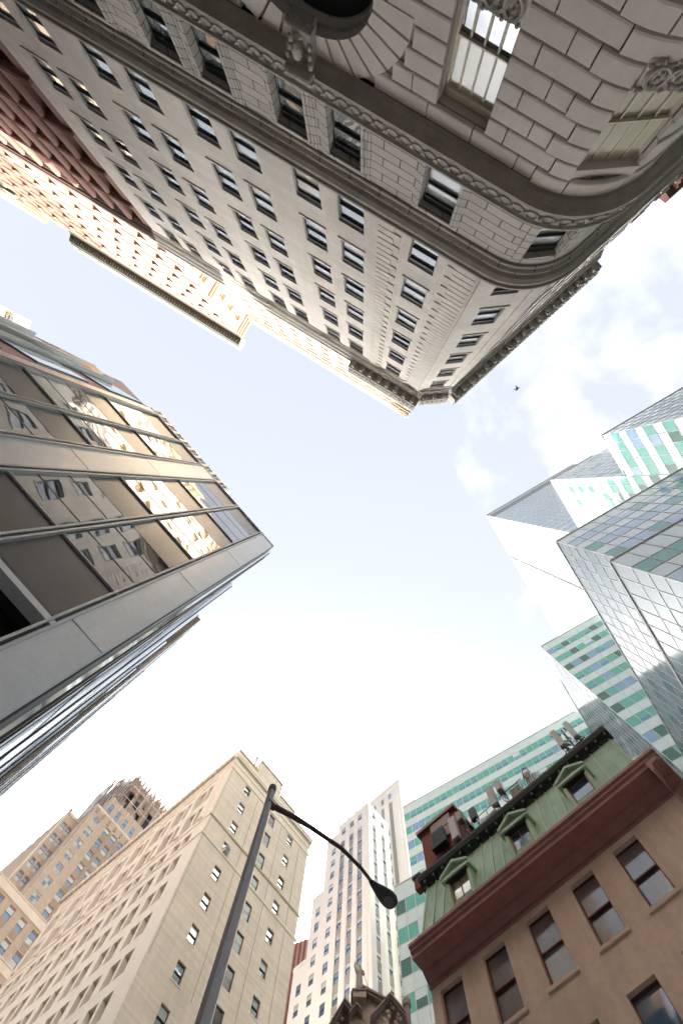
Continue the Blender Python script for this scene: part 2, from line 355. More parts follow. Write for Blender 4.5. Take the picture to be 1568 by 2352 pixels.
# ------------------------------------------------------------------ windows
WST = {}
def wstyle(w, h, frame='frame_dk', glass='glass', fw=0.06, inset=0.22, vb=0, hb=1, sill=None, glass2=None, split=0.5, box_=None, arch=False, flush=False):
    key = (round(w, 2), round(h, 2), frame, glass, fw, inset, vb, hb, sill, glass2, split, box_, flush)
    if key in WST: return key
    f = MB(); p = MB(); x = w/2; t = 0.012 if flush else 0.06
    y1, y0 = -inset, -inset-t
    f.box(-x, -x+fw, y0, y1, 0, h, frame); f.box(x-fw, x, y0, y1, 0, h, frame)
    f.box(-x+fw, x-fw, y0, y1, 0, fw, frame); hd = fw if (flush or inset < .125 or inset > .45 or sill == 'beige_s' or sill == 'stucco') else fw*4.5
    f.box(-x+fw, x-fw, y0, y1+(.05 if hd > fw else 0), h-hd, h, frame)  # thick head bar doubles as the dark shade of the soffit
    for i in range(hb): zc = h*(split if hb == 1 else (i+1)/(hb+1)); f.box(-x+fw, x-fw, y0+.005, y1+.03, zc-fw*.4, zc+fw*.4, frame)
    for i in range(vb): xc = -x+w*(i+1)/(vb+1); f.box(xc-fw*.4, xc+fw*.4, y0+.002, y1-.004, fw, h-fw, frame)
    if sill: f.box(-x-.1, x+.1, -inset, .06, -.12, -.003, sill)
    if box_: f.box(-x+.15, x-.15, -.1, .45, 0.03, .5, box_)
    zc = h*split
    yp = y0+.02
    yq = yp if flush else yp-.03
    if flush: yp = yq = y1-.003
    p.poly([(x-fw*.5, yq, fw*.5), (-x+fw*.5, yq, fw*.5), (-x+fw*.5, yq, zc), (x-fw*.5, yq, zc)], glass2 or glass)
    p.poly([(x-fw*.5, yp, zc), (-x+fw*.5, yp, zc), (-x+fw*.5, yp, h-fw*.5), (x-fw*.5, yp, h-fw*.5)], glass)
    WST[key] = (f, p, f.mesh('window'), p.mesh('pane')); return key
class Wins:
    """gathers the windows of one building; the 98 that show largest become parts with a pane each, the rest one part"""
    def __init__(s, t): s.t = t; s.L = []
    def add(s, F, a, z, key, o=0.0):   # a = centre, z = bottom of the opening
        s.L.append((F.mx(a, z, o), key))
    def finish(s, lim=98, name='window'):
        sc = []
        for m, k in s.L:
            c = m @ Vector((0, 0, k[1]/2)); p = pix(c); P4 = [pix(m @ Vector((x, 0, z))) for x, z in ((-k[0]/2, 0), (k[0]/2, 0), (k[0]/2, k[1]), (-k[0]/2, k[1]))]
            if p is None or None in P4: continue
            ar = abs(sum(P4[i][0]*P4[(i+1) % 4][1]-P4[(i+1) % 4][0]*P4[i][1] for i in range(4)))/2
            inn = -5 < p[0] < 1573 and -5 < p[1] < 2357
            near = -220 < p[0] < 1790 and -220 < p[1] < 2570
            if not near: continue
            sc.append((ar if inn else ar*1e-4, len(sc), m, k))
        sc.sort(reverse=True)
        pi = s.t.matrix_world.inverted()
        for ar, _, m, k in sc[:lim]:
            st = WST[k]; w = bpy.data.objects.new(name, st[2]); COL.objects.link(w); w.parent = s.t; w.matrix_world = m; w.matrix_parent_inverse = pi; w.matrix_basis = m
            g = bpy.data.objects.new('pane', st[3]); COL.objects.link(g); g.parent = w
        if len(sc) > lim:
            b = MB()
            for ar, _, m, k in sc[lim:]: b.add(WST[k][0], m); b.add(WST[k][1], m)
            b.build(name, s.t, kind='stuff')
def ht(zt, h): return (zt-h, zt)

#@@ BUILDINGS
# ================================================================== setting: ground
g_ = MB(); g_.poly([(-1500, -1500, GZ-.15), (1500, -1500, GZ-.15), (1500, 1500, GZ-.15), (-1500, 1500, GZ-.15)], 'asphalt'); g_.build('road', kind='structure')
g_ = MB(); g_.box(-60, 60, -60, 60, GZ-.14, GZ, 'concrete'); g_.build('pavement', kind='structure')  # unseen pavement, widened over the roadway to bounce light onto the walls

# ================================================================== grey limestone corner building
FL = Face(31.2, -1, 9.6); FR = Face(-42.3, 1, 1.25)
if FR.n.dot(Vector((.67, .74, 0))) > 0: FR = Face(-42.3, -1, 1.25)
if FL.n.y > 0: FL = Face(31.2, 1, 9.6)
def isect(F, G):
    a = F.n; b = G.n; D = a.x*b.y-a.y*b.x
    return Vector(((F.d*b.y-G.d*a.y)/D, (a.x*G.d-b.x*F.d)/D, 0))
X_ = isect(FL, FR); Lt = 1.85; A_ = X_-FL.u*Lt; B_ = X_+FR.u*Lt
th = R_(73.5); Rr = Lt/math.tan(th/2); C_ = A_+FL.n*Rr
arc = []
for i in range(17):
    a = -th*i/16; w = -FL.n; arc.append(C_+Vector((math.cos(a)*w.x-math.sin(a)*w.y, math.sin(a)*w.x+math.cos(a)*w.y, 0))*Rr)
sA = FL.u.dot(A_)
PB = Path([A_-FL.u*30]+arc+[B_+FR.u*30], sA-30); sB = PB.c[-2]
cha = math.degrees(math.atan2((B_-A_).y, (B_-A_).x)); FC = Face(cha, 1, 1.0)
if FC.n.dot(A_) < 0: FC = Face(cha, -1, 1.0)
FC.d = FC.n.dot(A_); cA = FC.u.dot(A_); cB = FC.u.dot(B_); rB = FR.u.dot(B_)
T1 = thing('corner_office_building', 'grey limestone corner building with curved rusticated base and two dark belt courses', 'building', tuple(A_)[:2]+(GZ,))
W1 = Wins(T1)
LEFT = -26.3; TOP = 43.6
tops = [23.0, 27.05, 31.15, 35.15, 39.2, 43.2]; WH = 2.45
cols = [-23.9, -21.85, -18.75, -16.6, -13.65, -11.55, -8.5, -6.35, -2.85]
st_up = [wstyle(1.28, WH, 'frame_dk', gl, .06, .13, 0, 1, 'stone', glass2=g2, split=.52) for gl, g2 in (('glass', 'glass'), ('glass', 'glass_b'), ('glass_b', 'glass'), ('glass_b', 'glass_b'), ('glass_b', 'glass_b'), ('glass_cur', 'glass'))]
up = MB(); holes = []
for c in cols:
    for t in tops: holes.append((c-.64, c+.64, t-WH, t)); W1.add(FL, c, t-WH, random.choice(st_up))
wall(up, FL, LEFT, sA, 19.5, TOP, holes, 'stone', .34)
hc = []
cm_ = (cA+cB)/2
for t in tops: hc.append((cm_-.6, cm_+.6, t-WH, t)); W1.add(FC, cm_, t-WH, wstyle(1.2, WH, 'frame_dk', 'glass_b', .06, .13, 0, 1, 'stone'))
wall(up, FC, cA, cB, 19.5, TOP, hc, 'stone', .34)
hr = []
for k in range(6):
    for j in range(2):
        c = rB+2.7+k*4.4+j*2.0
        for t in tops: hr.append((c-.6, c+.6, t-WH, t)); W1.add(FR, c, t-WH, wstyle(1.2, WH, 'frame_dk', 'glass', .06, .13, 0, 1, 'stone'))
wall(up, FR, rB, rB+16.0, 19.5, TOP, hr, 'stone', .34)
up.build('upper_wall', T1)
# quoin blocks either side of the corner windows, with open grooves between courses
for x0, x1, ea, eb in ((-5.0, -3.95, 0, -.32), (-1.72, -.42, .32, 0)):
    q = MB(); z = 20.3; k = 0; ch = .49
    while z < 43.0:
        fbox(q, FL, x0+(ea if k % 2 else 0), x1+(eb if k % 2 else 0), z+.035, z+ch-.035, -.01, .055, 'stone'); z += ch; k += 1
    q.build('quoin_strip', T1)
q = MB(); fbox(q, FL, -.40, sA-.002, 20, 43.4, -.01, .09, 'stone'); fbox(q, FC, cA+.01, cA+.34, 20, 43.4, -.01, .07, 'stone'); fbox(q, FC, cB-.34, cB-.01, 20, 43.4, -.01, .07, 'stone'); q.build('corner_pilaster', T1)
# belts
for nm, prof, mk in (('upper_belt_course', [(0, 18.85), (.10, 18.9), (.10, 19.06), (.20, 19.1), (.22, 19.24), (.34, 19.32), (.44, 19.5), (.44, 19.68), (.52, 19.74), (.52, 19.86), (.0, 19.98)], ['ashlar', 'ashlar', 'ashlar', 'ashlar', 'belt', 'belt', 'belt', 'belt', 'belt', 'belt']),
                     ('lower_belt_course', [(0, 14.56), (.12, 14.62), (.26, 14.78), (.40, 14.86), (.40, 15.0), (.33, 15.03), (.33, 15.56), (.40, 15.60), (.40, 15.68), (0, 15.74)], ['belt', 'belt', 'belt', 'belt', 'belt', 'carved', 'carved', 'carved', 'carved'])):
    b = MB(); sweep(b, PB, LEFT, sB+16.0, prof, mk); b.build(nm, T1)
b = MB(); s = -15.5
while s < sB+6:   # guilloche carving on the lower belt
    P = PB.pt(s, 15.3, .34); Q = PB.pt(s+.05, 15.3, .34); ux = (Q-P).normalized()
    b.ring(P, ux, Vector((0, 0, 1)), .17, .17, .035, 'carved', 12, 4)
    P2 = PB.pt(s+.21, 15.3, .34); b.ball(P2, .07, .07, .07, 'carved', 6, 4)
    s += .42
b.build('guilloche_frieze', T1)
# band floor between the belts
bw = [(-14.41, -13.08), (-12.3, -11.05), (-9.2, -7.95), (-7.05, -5.8), (-3.45, -2.2), (-19.6, -18.35), (-17.5, -16.25), (-24.7, -23.4), (-22.6, -21.3)]
hb = [(a, b_, 15.9, 18.42) for a, b_ in bw]; harc = (.58, 1.75, 15.9, 18.42)
sf = Path([A_-FL.u*30]+arc+[B_+FR.u*30], sA-30)
b = MB(); wall(b, PB, LEFT, sB+16.0, 15.7, 18.9, hb+[harc], 'ashlar', .4); b.build('band_wall', T1)
for h in hb:
    b = MB()
    for i, (e, o) in enumerate(((.34, .05), (.24, .09), (.12, .13))):
        fbox(b, PB, h[0]-e, h[0]-e+.11, 15.8, 18.42+e, -.01, o, 'ashlar'); fbox(b, PB, h[1]+e-.11, h[1]+e, 15.8, 18.42+e, -.01, o, 'ashlar'); fbox(b, PB, h[0]-e+.11, h[1]+e-.11, 18.42+e-.11, 18.42+e, -.01, o, 'ashlar')
    b.build('window_surround', T1)
b = MB(); h = harc; fbox(b, PB, h[0]-.3, h[0]-.01, 15.8, 18.6, -.01, .07, 'ashlar', .3); fbox(b, PB, h[1]+.01, h[1]+.3, 15.8, 18.6, -.01, .07, 'ashlar', .3)
b.build('window_surround', T1)
for i, h in enumerate(hb): W1.add(FL, (h[0]+h[1])/2, 15.95, wstyle(h[1]-h[0], 2.45, 'frame_dk', ('glass' if i != 4 else 'glass_b'), .07, .2, 0, 1, glass2='glass' if i != 4 else 'glass_b', split=.6))
fa, aa = PB.face((harc[0]+harc[1])/2); W1.add(fa, aa, 15.95, wstyle(1.14, 2.45, 'frame_dk', 'glass_b', .07, .3, 0, 1, split=.6))
# rusticated base: every block with a bevelled lower edge over a deep channel
CH = .612; Z0 = 13.93-CH*12
bigw = [(-3.55, -2.10, 10.87, 13.93), (.46, 2.02, 10.87, 13.93), (-3.55, -2.10, 5.2, 9.0), (.46, 2.02, 5.2, 9.0)]
ARC = (-7.55, 11.9, 2.05)
def in_open(a, z):
    if any(h[0]-.001 < a < h[1]+.001 and h[2] < z < h[3] for h in bigw): return True
    R3 = 3.15
    if abs(a-ARC[0]) < R3 and z < ARC[1]: return abs(a-ARC[0]) < ARC[2]+.02
    return (a-ARC[0])**2+(z-ARC[1])**2 < R3*R3
b = MB(); bk = MB()
def block(mb, F, a0, a1, z0, z1, out=0.0):
    g = .018; a0 += g; a1 -= g; n = max(1, int(math.ceil((a1-a0)/.35))) if a1 > sA-.6 else 1
    bev = .045; prof = [(-.13, z0+.005), (-.085, z0+.012), (-.045, z0+.04), (-.014, z0+.08), (0, z0+.13), (0, z1-.012), (-.13, z1-.0)]
    for i in range(n):
        x0 = a0+(a1-a0)*i/n; x1 = a0+(a1-a0)*(i+1)/n
        for (o0, w0), (o1, w1) in zip(prof, prof[1:]):
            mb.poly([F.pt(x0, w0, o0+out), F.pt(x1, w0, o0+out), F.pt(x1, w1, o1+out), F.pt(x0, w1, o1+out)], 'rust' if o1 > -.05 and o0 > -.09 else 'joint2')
    for x in (a0, a1): mb.poly([F.pt(x, w, o+out) for o, w in prof], 'rust')
joints = {0: [-.13, -1.55, 1.25, 2.35], 1: [-.47, -1.03, .46, 2.02, 3.0]}
zs = Z0
k = 0
S_END = sB+14
while zs < 14.5:
    z1 = min(zs+CH, 14.56); odd = (k % 2 == 1)
    js = set(joints[1] if not odd else joints[0]); base = -1.03-1.38 if not odd else -1.55-1.38
    x = base
    while x > -27: js.add(round(x, 3)); x -= 1.38
    x = 3.6 if odd else 4.3
    while x < S_END: js.add(x); x += 1.45
    for h in bigw:
        if h[2] < (zs+z1)/2 < h[3]: js = {j for j in js if not (h[0]-.35 < j < h[1]+.35)} | {h[0], h[1]}
    zm = (zs+z1)/2
    if zm < ARC[1]: ex = ARC[2]+.02
    elif zm-ARC[1] < 3.15: ex = math.sqrt(3.15**2-(zm-ARC[1])**2)
    else: ex = 0
    if ex: js = {j for j in js if not (ARC[0]-ex-.3 < j < ARC[0]+ex+.3)} | {ARC[0]-ex, ARC[0]+ex}
    js = sorted([LEFT]+[j for j in js if j > LEFT]+[S_END])
    for x0, x1 in zip(js, js[1:]):
        if x1-x0 < .06 or in_open((x0+x1)/2, zm): continue
        block(b, PB, x0, x1, zs, z1, .05 if x0 >= -.48 and x1 <= 3.2 else 0)
    zs += CH; k += 1
b.build('rusticated_blocks', T1)
class Off:
    pass
PK = Path([A_-FL.u*30]+arc+[B_+FR.u*30], sA-30); PK.pt = lambda a, z, o=0.0: PB.pt(a, z, o-.115)
b = MB()   # channel backing behind the blocks
for (s0, s1) in ((LEFT, ARC[0]-2.05), (ARC[0]+2.05, S_END)): wall(b, PK, s0, s1, GZ, 14.6, [(h[0]+.02, h[1]-.02, h[2], h[3]) for h in bigw], 'joint2', .5, 'rust')
n = 24
for i in range(n):   # spandrel over the arch
    a0 = math.pi*i/n; a1 = math.pi*(i+1)/n; r = 2.05
    p = [(ARC[0]-r*math.cos(a), ARC[1]+r*math.sin(a)) for a in (a0, a1)]
    b.poly([PK.pt(p[0][0], p[0][1]), PK.pt(p[1][0], p[1][1]), PK.pt(p[1][0], 14.6), PK.pt(p[0][0], 14.6)], 'rust')
b.build('base_wall', T1)
# arch: voussoirs, dark intrados
b = MB(); nV = 15
for i in range(nV):
    a0 = math.pi*i/nV; a1 = math.pi*(i+1)/nV
    if abs(i-7) < 1: continue
    g = .008
    def vp(rr, a, o_): return PB.pt(ARC[0]-rr*math.cos(a), ARC[1]+rr*math.sin(a), o_)
    r0, r1 = 2.07, 3.13
    c = [vp(r0, a0+g, -.12), vp(r1, a0+g, -.12), vp(r1, a1-g, -.12), vp(r0, a1-g, -.12), vp(r0, a0+g*2.5, .02), vp(r1-.03, a0+g, .02), vp(r1-.03, a1-g*2.5, .02), vp(r0, a1-g*2.5, .02)]
    b.hexa(c, 'rust')
b.build('arch_voussoirs', T1)
b = MB()
for i in range(n):
    a0 = math.pi*i/n; a1 = math.pi*(i+1)/n; r = 2.05
    for j in range(4):
        o0, o1 = .02-j*.26, .02-(j+1)*.26; rr = r-.08*j
        pts = [PB.pt(ARC[0]-rr*math.cos(a), ARC[1]+rr*math.sin(a), o_) for a, o_ in ((a0, o0), (a1, o0), (a1, o1+.04), (a0, o1+.04))]; b.poly(pts, 'rust')
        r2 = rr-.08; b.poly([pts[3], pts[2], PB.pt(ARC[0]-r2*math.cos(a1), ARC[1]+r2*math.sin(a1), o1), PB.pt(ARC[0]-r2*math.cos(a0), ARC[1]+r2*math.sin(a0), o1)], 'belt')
for sx in (-1, 1): b.poly([PB.pt(ARC[0]+sx*2.05, 3, .0), PB.pt(ARC[0]+sx*2.05, 11.9, .0), PB.pt(ARC[0]+sx*1.8, 11.9, -1.7), PB.pt(ARC[0]+sx*1.8, 3, -1.7)], 'rust')
b.poly([PB.pt(ARC[0]+x, z, -1.0) for x, z in ((-2.2, 3), (2.2, 3), (2.2, 14.2), (-2.2, 14.2))], 'glass_cur')
for x in (-1.3, -.65, 0, .65, 1.3): fbox(b, PB, ARC[0]+x-.03, ARC[0]+x+.03, 4, 13.6, -.99, -.92, 'frame_dk')
for z in (9, 10.6, 12.2): fbox(b, PB, ARC[0]-1.8, ARC[0]+1.8, z-.03, z+.03, -.98, -.93, 'frame_dk')
b.build('arch_soffit', T1)
# scroll keystone console
b = MB(); kc = ARC[0]-.02
prof = []
for i in range(15):
    t = i/14; z = 13.55+1.5*t; o_ = .10+.42*t**1.3+.05*math.sin(t*9); prof.append((o_, z))
for i, (x0, x1, e) in enumerate(((-.34, -.20, .06), (-.20, -.06, 0), (-.06, .06, .07), (.06, .20, 0), (.20, .34, .06))):
    for (o0, w0), (o1, w1) in zip(prof, prof[1:]):
        b.poly([PB.pt(kc+x0, w0, o0+e), PB.pt(kc+x1, w0, o0+e), PB.pt(kc+x1, w1, o1+e), PB.pt(kc+x0, w1, o1+e)], 'carved')
    for x in (x0, x1): b.poly([PB.pt(kc+x, w, o_+e) for o_, w in prof]+[PB.pt(kc+x, 15.05, -.1), PB.pt(kc+x, 13.55, -.1)], 'carved')
    b.poly([PB.pt(kc+x0, 13.55, -.1), PB.pt(kc+x1, 13.55, -.1), PB.pt(kc+x1, 13.55, .1+e), PB.pt(kc+x0, 13.55, .1+e)], 'carved')
for z, o_, rr in ((14.85, .50, .17), (13.72, .2, .12)): b.tube(PB.pt(kc-.4, z, o_), PB.pt(kc+.4, z, o_), rr, rr, 'carved', 14)
for sx in (-1, 1):
    b.ring(PB.pt(kc+sx*.4, 14.85, .5), FL.n, Vector((0, 0, 1)), .13, .13, .03, 'carved', 12, 4)
    for j in range(5): b.ball(PB.pt(kc+sx*(.36-.03*j), 14.5-.2*j, .42-.07*j), .09, .09, .13, 'carved', 6, 4)
b.ball(PB.pt(kc, 14.15, .46), .16, .14, .3, 'carved', 8, 6); b.ball(PB.pt(kc, 13.85, .33), .2, .1, .12, 'carved', 8, 6)
b.build('scroll_keystone', T1)
# cartouches over the lower windows
def cartouche(a):
    b = MB(); F_c, ac = PB.face(a); W = Vector((0, 0, 1))
    for dx, rx in ((-.30, .20), (.12, .24), (.52, .20)):
        b.ring(F_c.pt(ac+dx, 10.48, .07), F_c.u, W, rx, .27, .05, 'carved', 18, 5); b.ring(F_c.pt(ac+dx, 10.48, .05), F_c.u, W, rx*.66, .18, .025, 'carved', 14, 4)
        for j in range(7): b.ball(F_c.pt(ac+dx+.09*math.sin(j*2.2), 10.48+.1*math.cos(j*1.7), .06), .045, .04, .05, 'carved', 6, 4)
    for j in range(16): b.ball(F_c.pt(ac-.62+j*.088, 10.75+.07*math.sin(j*1.3), .06), .06, .05, .055, 'carved', 6, 4)
    for j in range(13): b.ball(F_c.pt(ac-.55+j*.1, 10.17+.06*math.cos(j*1.9), .05), .06, .05, .05, 'carved', 6, 4)
    fbox(b, F_c, ac-.6, ac+.8, 10.12, 10.84, -.08, .03, 'rust')
    b.build('cartouche', T1)
cartouche(-2.85); cartouche(1.05)
W1.add(FL, -2.825, 10.9, wstyle(1.42, 3.0, 'frame_gold', 'glass_cream', .06, .38, 3, 1, split=.42, glass2='glass'), 0)
fa, aa = PB.face(1.24); b = MB(); fbox(b, fa, aa-.95, aa+.95, 10.6, 14.2, -.7, -.42, 'frame_gold'); b.build('window_backing', T1); b = MB(); fbox(b, fa, aa-.84, aa+.84, 13.62, 14.05, -.44, -.12, 'rust'); b.build('window_lintel', T1); W1.add(fa, aa, 10.9, wstyle(1.5, 3.0, 'frame_gold', 'glass_cream', .055, .30, 3, 1, split=.42), .0)
W1.add(FL, -2.825, 5.2, wstyle(1.42, 3.6, 'frame_gold', 'glass', .06, .38, 3, 1), 0)
# roof cornice
def cornice1(F, a0, a1, sc, capfirst):
    b = MB()
    sweep(b, F, a0, a1, [(0, 43.35), (.10, 43.4), (.10, 43.62), (.16, 43.66), (.16, 43.9), (.30*sc, 44.05), (.30*sc, 44.2), (.36*sc, 44.25), (.36*sc, 44.95), (1.02*sc, 45.0), (1.02*sc, 45.35), (1.1*sc, 45.45), (1.1*sc, 45.8), (1.22*sc, 46.1), (1.22*sc, 46.4), (0, 46.5)],
          ['stone', 'stone', 'belt', 'belt', 'belt', 'carved', 'belt', 'belt', 'belt', 'belt', 'carved', 'belt', 'carved', 'belt', 'belt'])
    b.build('roof_cornice', T1)
    m = MB(); d = MB(); s = a0+.4
    while s < a1-.3:
        fbox(m, F, s-.16, s+.16, 44.55, 44.97, .36*sc, .93*sc, 'carved'); m.ball(F.pt(s, 44.6, .85*sc), .15, .15, .14, 'carved', 6, 4)
        if s+.8 < a1: m.ball(F.pt(s+.42, 44.98, .68*sc), .14, .14, .09, 'carved', 8, 4)
        s += .85
    s = a0+.1
    while s < a1-.1: fbox(d, F, s, s+.11, 43.70, 43.88, .15, .25, 'carved'); s += .2
    s = a0+.3
    while s < a1-.2: d.ball(F.pt(s, 45.62, 1.12*sc), .10, .10, .14, 'carved', 6, 4); s += .42
    m.build('cornice_brackets', T1); d.build('dentil_course', T1)
cornice1(FL, -6.6, sA+.55, 1.0, True)
b = MB(); sweep(b, FL, LEFT-.1, -6.6, [(0, 43.35), (.10, 43.4), (.10, 43.62), (.16, 43.66), (.16, 43.92), (.28, 44.0), (.28, 44.4), (.40, 44.5), (.40, 45.1), (.50, 45.2), (.50, 45.5), (0, 45.7)],
      ['stone', 'stone', 'belt', 'belt', 'belt', 'carved', 'stone', 'belt', 'carved', 'stone']); b.build('roof_cornice', T1)
d = MB(); s = LEFT
while s < -6.7: fbox(d, FL, s, s+.11, 43.70, 43.90, .15, .25, 'carved'); s += .2
d.build('dentil_course', T1)
fc2 = FC.at(FC.d+.0); cornice1(fc2, cA+.25, cB-.25, .72, False)
cornice1(FR, rB-.35, rB+16.2, .96, True)
for s in (-3.9, -1.1, -9.2, -14.6):
    b = MB(); b.ring(FL.pt(s, 43.85, .24), FL.u, Vector((0, 0, 1)), .36, .36, .09, 'carved', 18, 5); b.ring(FL.pt(s, 43.85, .24), FL.u, Vector((0, 0, 1)), .2, .2, .05, 'carved', 14, 5)
    b.build('carved_rosette', T1)
b = MB(); b.ring(FC.pt(cm_, 43.85, .2), FC.u, Vector((0, 0, 1)), .3, .22, .07, 'carved', 14, 5)
b.build('carved_rosette', T1)
b = MB()
pA = FL.pt(LEFT, 0, -.4); pB = FL.pt(sA-.2, 0, -.5); pC = FR.pt(rB+.4, 0, -.5); pD = FR.pt(rB+15.9, 0, -.4); pE = pD+FR.n*14; pF = FL.pt(LEFT, 0, -18)
prism(b, [tuple(p)[:2] for p in (pA, pB, pC, pD, pE, pF)], GZ, 43.9, 'interior', 'stone')
fbox(b, FL, LEFT, LEFT+.3, GZ, 43.6, -18, -.005, 'stone'); b.build('building_core', T1)
W1.finish()
print('b1 done')

# ================================================================== red brick office building left of it: dark terracotta shaft, pink brick upper floors
T2 = thing('brick_office_building', 'tall red brick building with dark terracotta lower floors and pink sunlit upper floors', 'building', tuple(FL.pt(LEFT, 0))[:2]+(GZ,))
W2 = Wins(T2); F2 = FL; R0, R1 = -62.5, LEFT-.02
b = MB(); hs = []
tz = [43.0, 39.35, 35.3, 31.3, 27.3, 23.3, 19.3]
k2 = wstyle(1.1, 2.9, 'frame_dk', 'glass', .07, .5, 0, 1)
for t in tz:
    s = -27.6
    while s > -50: hs.append((s-.55, s+.55, t-2.9, t)); W2.add(F2, s, t-2.9, k2); s -= 1.76
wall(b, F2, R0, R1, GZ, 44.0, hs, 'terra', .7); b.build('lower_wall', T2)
for i in range(13):   # rounded piers between the windows
    p = MB(); s = -28.48-1.76*i; n = 6
    for j in range(n):
        a0 = math.pi*j/n; a1 = math.pi*(j+1)/n
        P_ = [(s-.31*math.cos(a), .26*math.sin(a)) for a in (a0, a1)]
        p.poly([F2.pt(P_[0][0], 15, P_[0][1]), F2.pt(P_[1][0], 15, P_[1][1]), F2.pt(P_[1][0], 43.3, P_[1][1]), F2.pt(P_[0][0], 43.3, P_[0][1])], 'terra')
    p.build('pier', T2, smooth=True)
for t in tz[1:5]:
    p = MB(); sweep(p, F2, R0+8, R1-.02, [(0, t+.12), (.24, t+.16), (.24, t+.28), (.30, t+.32), (.30, t+.40), (0, t+.46)], ['terra', 'terra', 'terra', 'terra', 'terra'])
    p.build('floor_ledge', T2)
p = MB(); sweep(p, F2, R0+6, R1-.05, [(0, 43.1), (.14, 43.2), (.14, 43.4), (.34, 43.5), (.34, 43.75), (.44, 43.8), (.44, 44.5), (.34, 44.55), (0, 44.75)], 'terra_dk'); p.build('middle_cornice', T2)
# pink upper floors
FU = FL.at(9.6); FUp = Face(31.7, FL.sg, 9.6)
b = MB(); hs = []; pt = 72.6
tz2 = [46.6, 50.2, 54.7, 59.4, 64.0, 69.0]
k3 = wstyle(1.25, 1.9, 'frame_dk', 'glass', .07, .25, 0, 1)
k3s = wstyle(.9, 1.2, 'frame_dk', 'glass', .07, .25, 0, 1)
for t in tz2+[72.2]:
    s = -28.6; j = 0
    while s > -61:
        if t > 70: hs.append((s-.45, s+.45, t-1.2, t)); W2.add(FUp, s, t-1.2, k3s)
        else: hs.append((s-.62, s+.62, t-1.9, t)); W2.add(FUp, s, t-1.9, k3)
        s -= 2.35 if j % 2 == 0 else 2.75; j += 1
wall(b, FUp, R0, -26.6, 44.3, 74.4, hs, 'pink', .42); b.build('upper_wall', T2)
for h in hs:
    if h[3] > 70 or h[0] < -61: continue
    b = MB(); fbox(b, FUp, h[0]-.08, h[0]+.30, h[3]+.02, h[3]+.95, -.01, .12, 'keystone'); b.build('keystone', T2)
for z in (47.5, 51.3, 55.9, 60.6, 65.3, 69.8):
    p = MB(); sweep(p, FUp, R0, -26.6, [(0, z), (.10, z+.05), (.10, z+.25), (0, z+.3)], 'pink'); p.build('brick_string_course', T2)
# copper cornice
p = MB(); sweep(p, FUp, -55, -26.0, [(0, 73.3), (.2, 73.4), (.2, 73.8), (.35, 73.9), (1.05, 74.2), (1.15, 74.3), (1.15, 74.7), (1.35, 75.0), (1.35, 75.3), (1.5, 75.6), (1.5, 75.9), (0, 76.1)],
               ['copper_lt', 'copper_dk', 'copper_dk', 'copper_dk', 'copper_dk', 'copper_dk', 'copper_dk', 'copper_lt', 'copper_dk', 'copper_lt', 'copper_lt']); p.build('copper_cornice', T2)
p = MB(); s = -54.8
while s < -26.2: fbox(p, FUp, s, s+.16, 73.9, 74.12, .3, .95, 'copper_dk'); s += .42
p.build('cornice_brackets', T2)
b = MB(); prism(b, body(FL, R0, R1-.6, 10.35, 19), GZ, 74.3, 'interior', 'pink'); b.build('building_core', T2)
W2.finish()

# ================================================================== cream block further left along the same street
T5 = thing('cream_building', 'cream stone building with a bulging cornice in the far upper left corner', 'building', tuple(FL.pt(-63, 0))[:2]+(GZ,))
b = MB(); wall(b, FUp, -90, -61.0, GZ, 76.4, [(-62.5-3*i-1.3, -62.5-3*i, 70.5, 73.5) for i in range(9)], 'cream', .4); prism(b, body(FUp, -90, -61.0, 10.1, 22), GZ, 76.3, 'cream'); b.build('wall', T5)
p = MB(); sweep(p, FUp, -90, -60.8, [(0, 73.6), (.15, 73.8), (.15, 74.6), (.5, 75.0), (.5, 75.6), (.62, 75.9), (.62, 76.3), (0, 76.5)], ['cream_tr', 'copper_lt', 'cream', 'cream', 'cream', 'cream_tr', 'cream_tr']); p.build('cornice', T5)
p = MB(); sweep(p, FUp, -90, -61.0, [(0, 67.0), (.3, 67.2), (.3, 67.8), (0, 68)], ['copper_lt', 'copper_dk', 'copper_lt']); sweep(p, FUp, -90, -61.0, [(0, 69.0), (.35, 69.2), (.35, 69.5), (0, 69.6)], ['copper_dk']); p.build('copper_band', T5)
W5 = Wins(T5)
for i in range(9): W5.add(FUp, -62.5-3*i-.65, 70.5, wstyle(1.3, 3.0, 'frame_dk', 'glass'))
W5.finish()


# ================================================================== cream set-back tower above the corner building
T4 = thing('cream_tower', 'sunlit cream tower set back above the cornice of the grey corner building', 'building', tuple(FL.pt(-14, 0, -3.2))[:2]+(GZ,))
W4 = Wins(T4); F4 = Face(31.7, FL.sg, 12.7)
b = MB(); hs = []
k4 = wstyle(1.15, 1.35, 'cream_tr', 'glass_cream', .07, .3, 0, 1)
s = -25.2
while s < -1:
    for t in (53.2, 57.0, 60.8, 66.3, 68.7, 71.0):
        hs.append((s-.57, s+.57, t-1.35, t)); W4.add(F4, s, t-1.35, k4)
    s += 2.36
wall(b, F4, -26.5, -.4, 46.0, 72.4, hs, 'cream', .42); b.build('front_wall', T4)
for i in range(11):
    p = MB(); s = -26.38+2.36*i; fbox(p, F4, s-.3, s+.3, 61.6, 71.3, -.01, .16, 'cream'); fbox(p, F4, s-.38, s+.38, 71.3, 71.6, -.01, .26, 'cream_tr'); p.build('pier', T4)
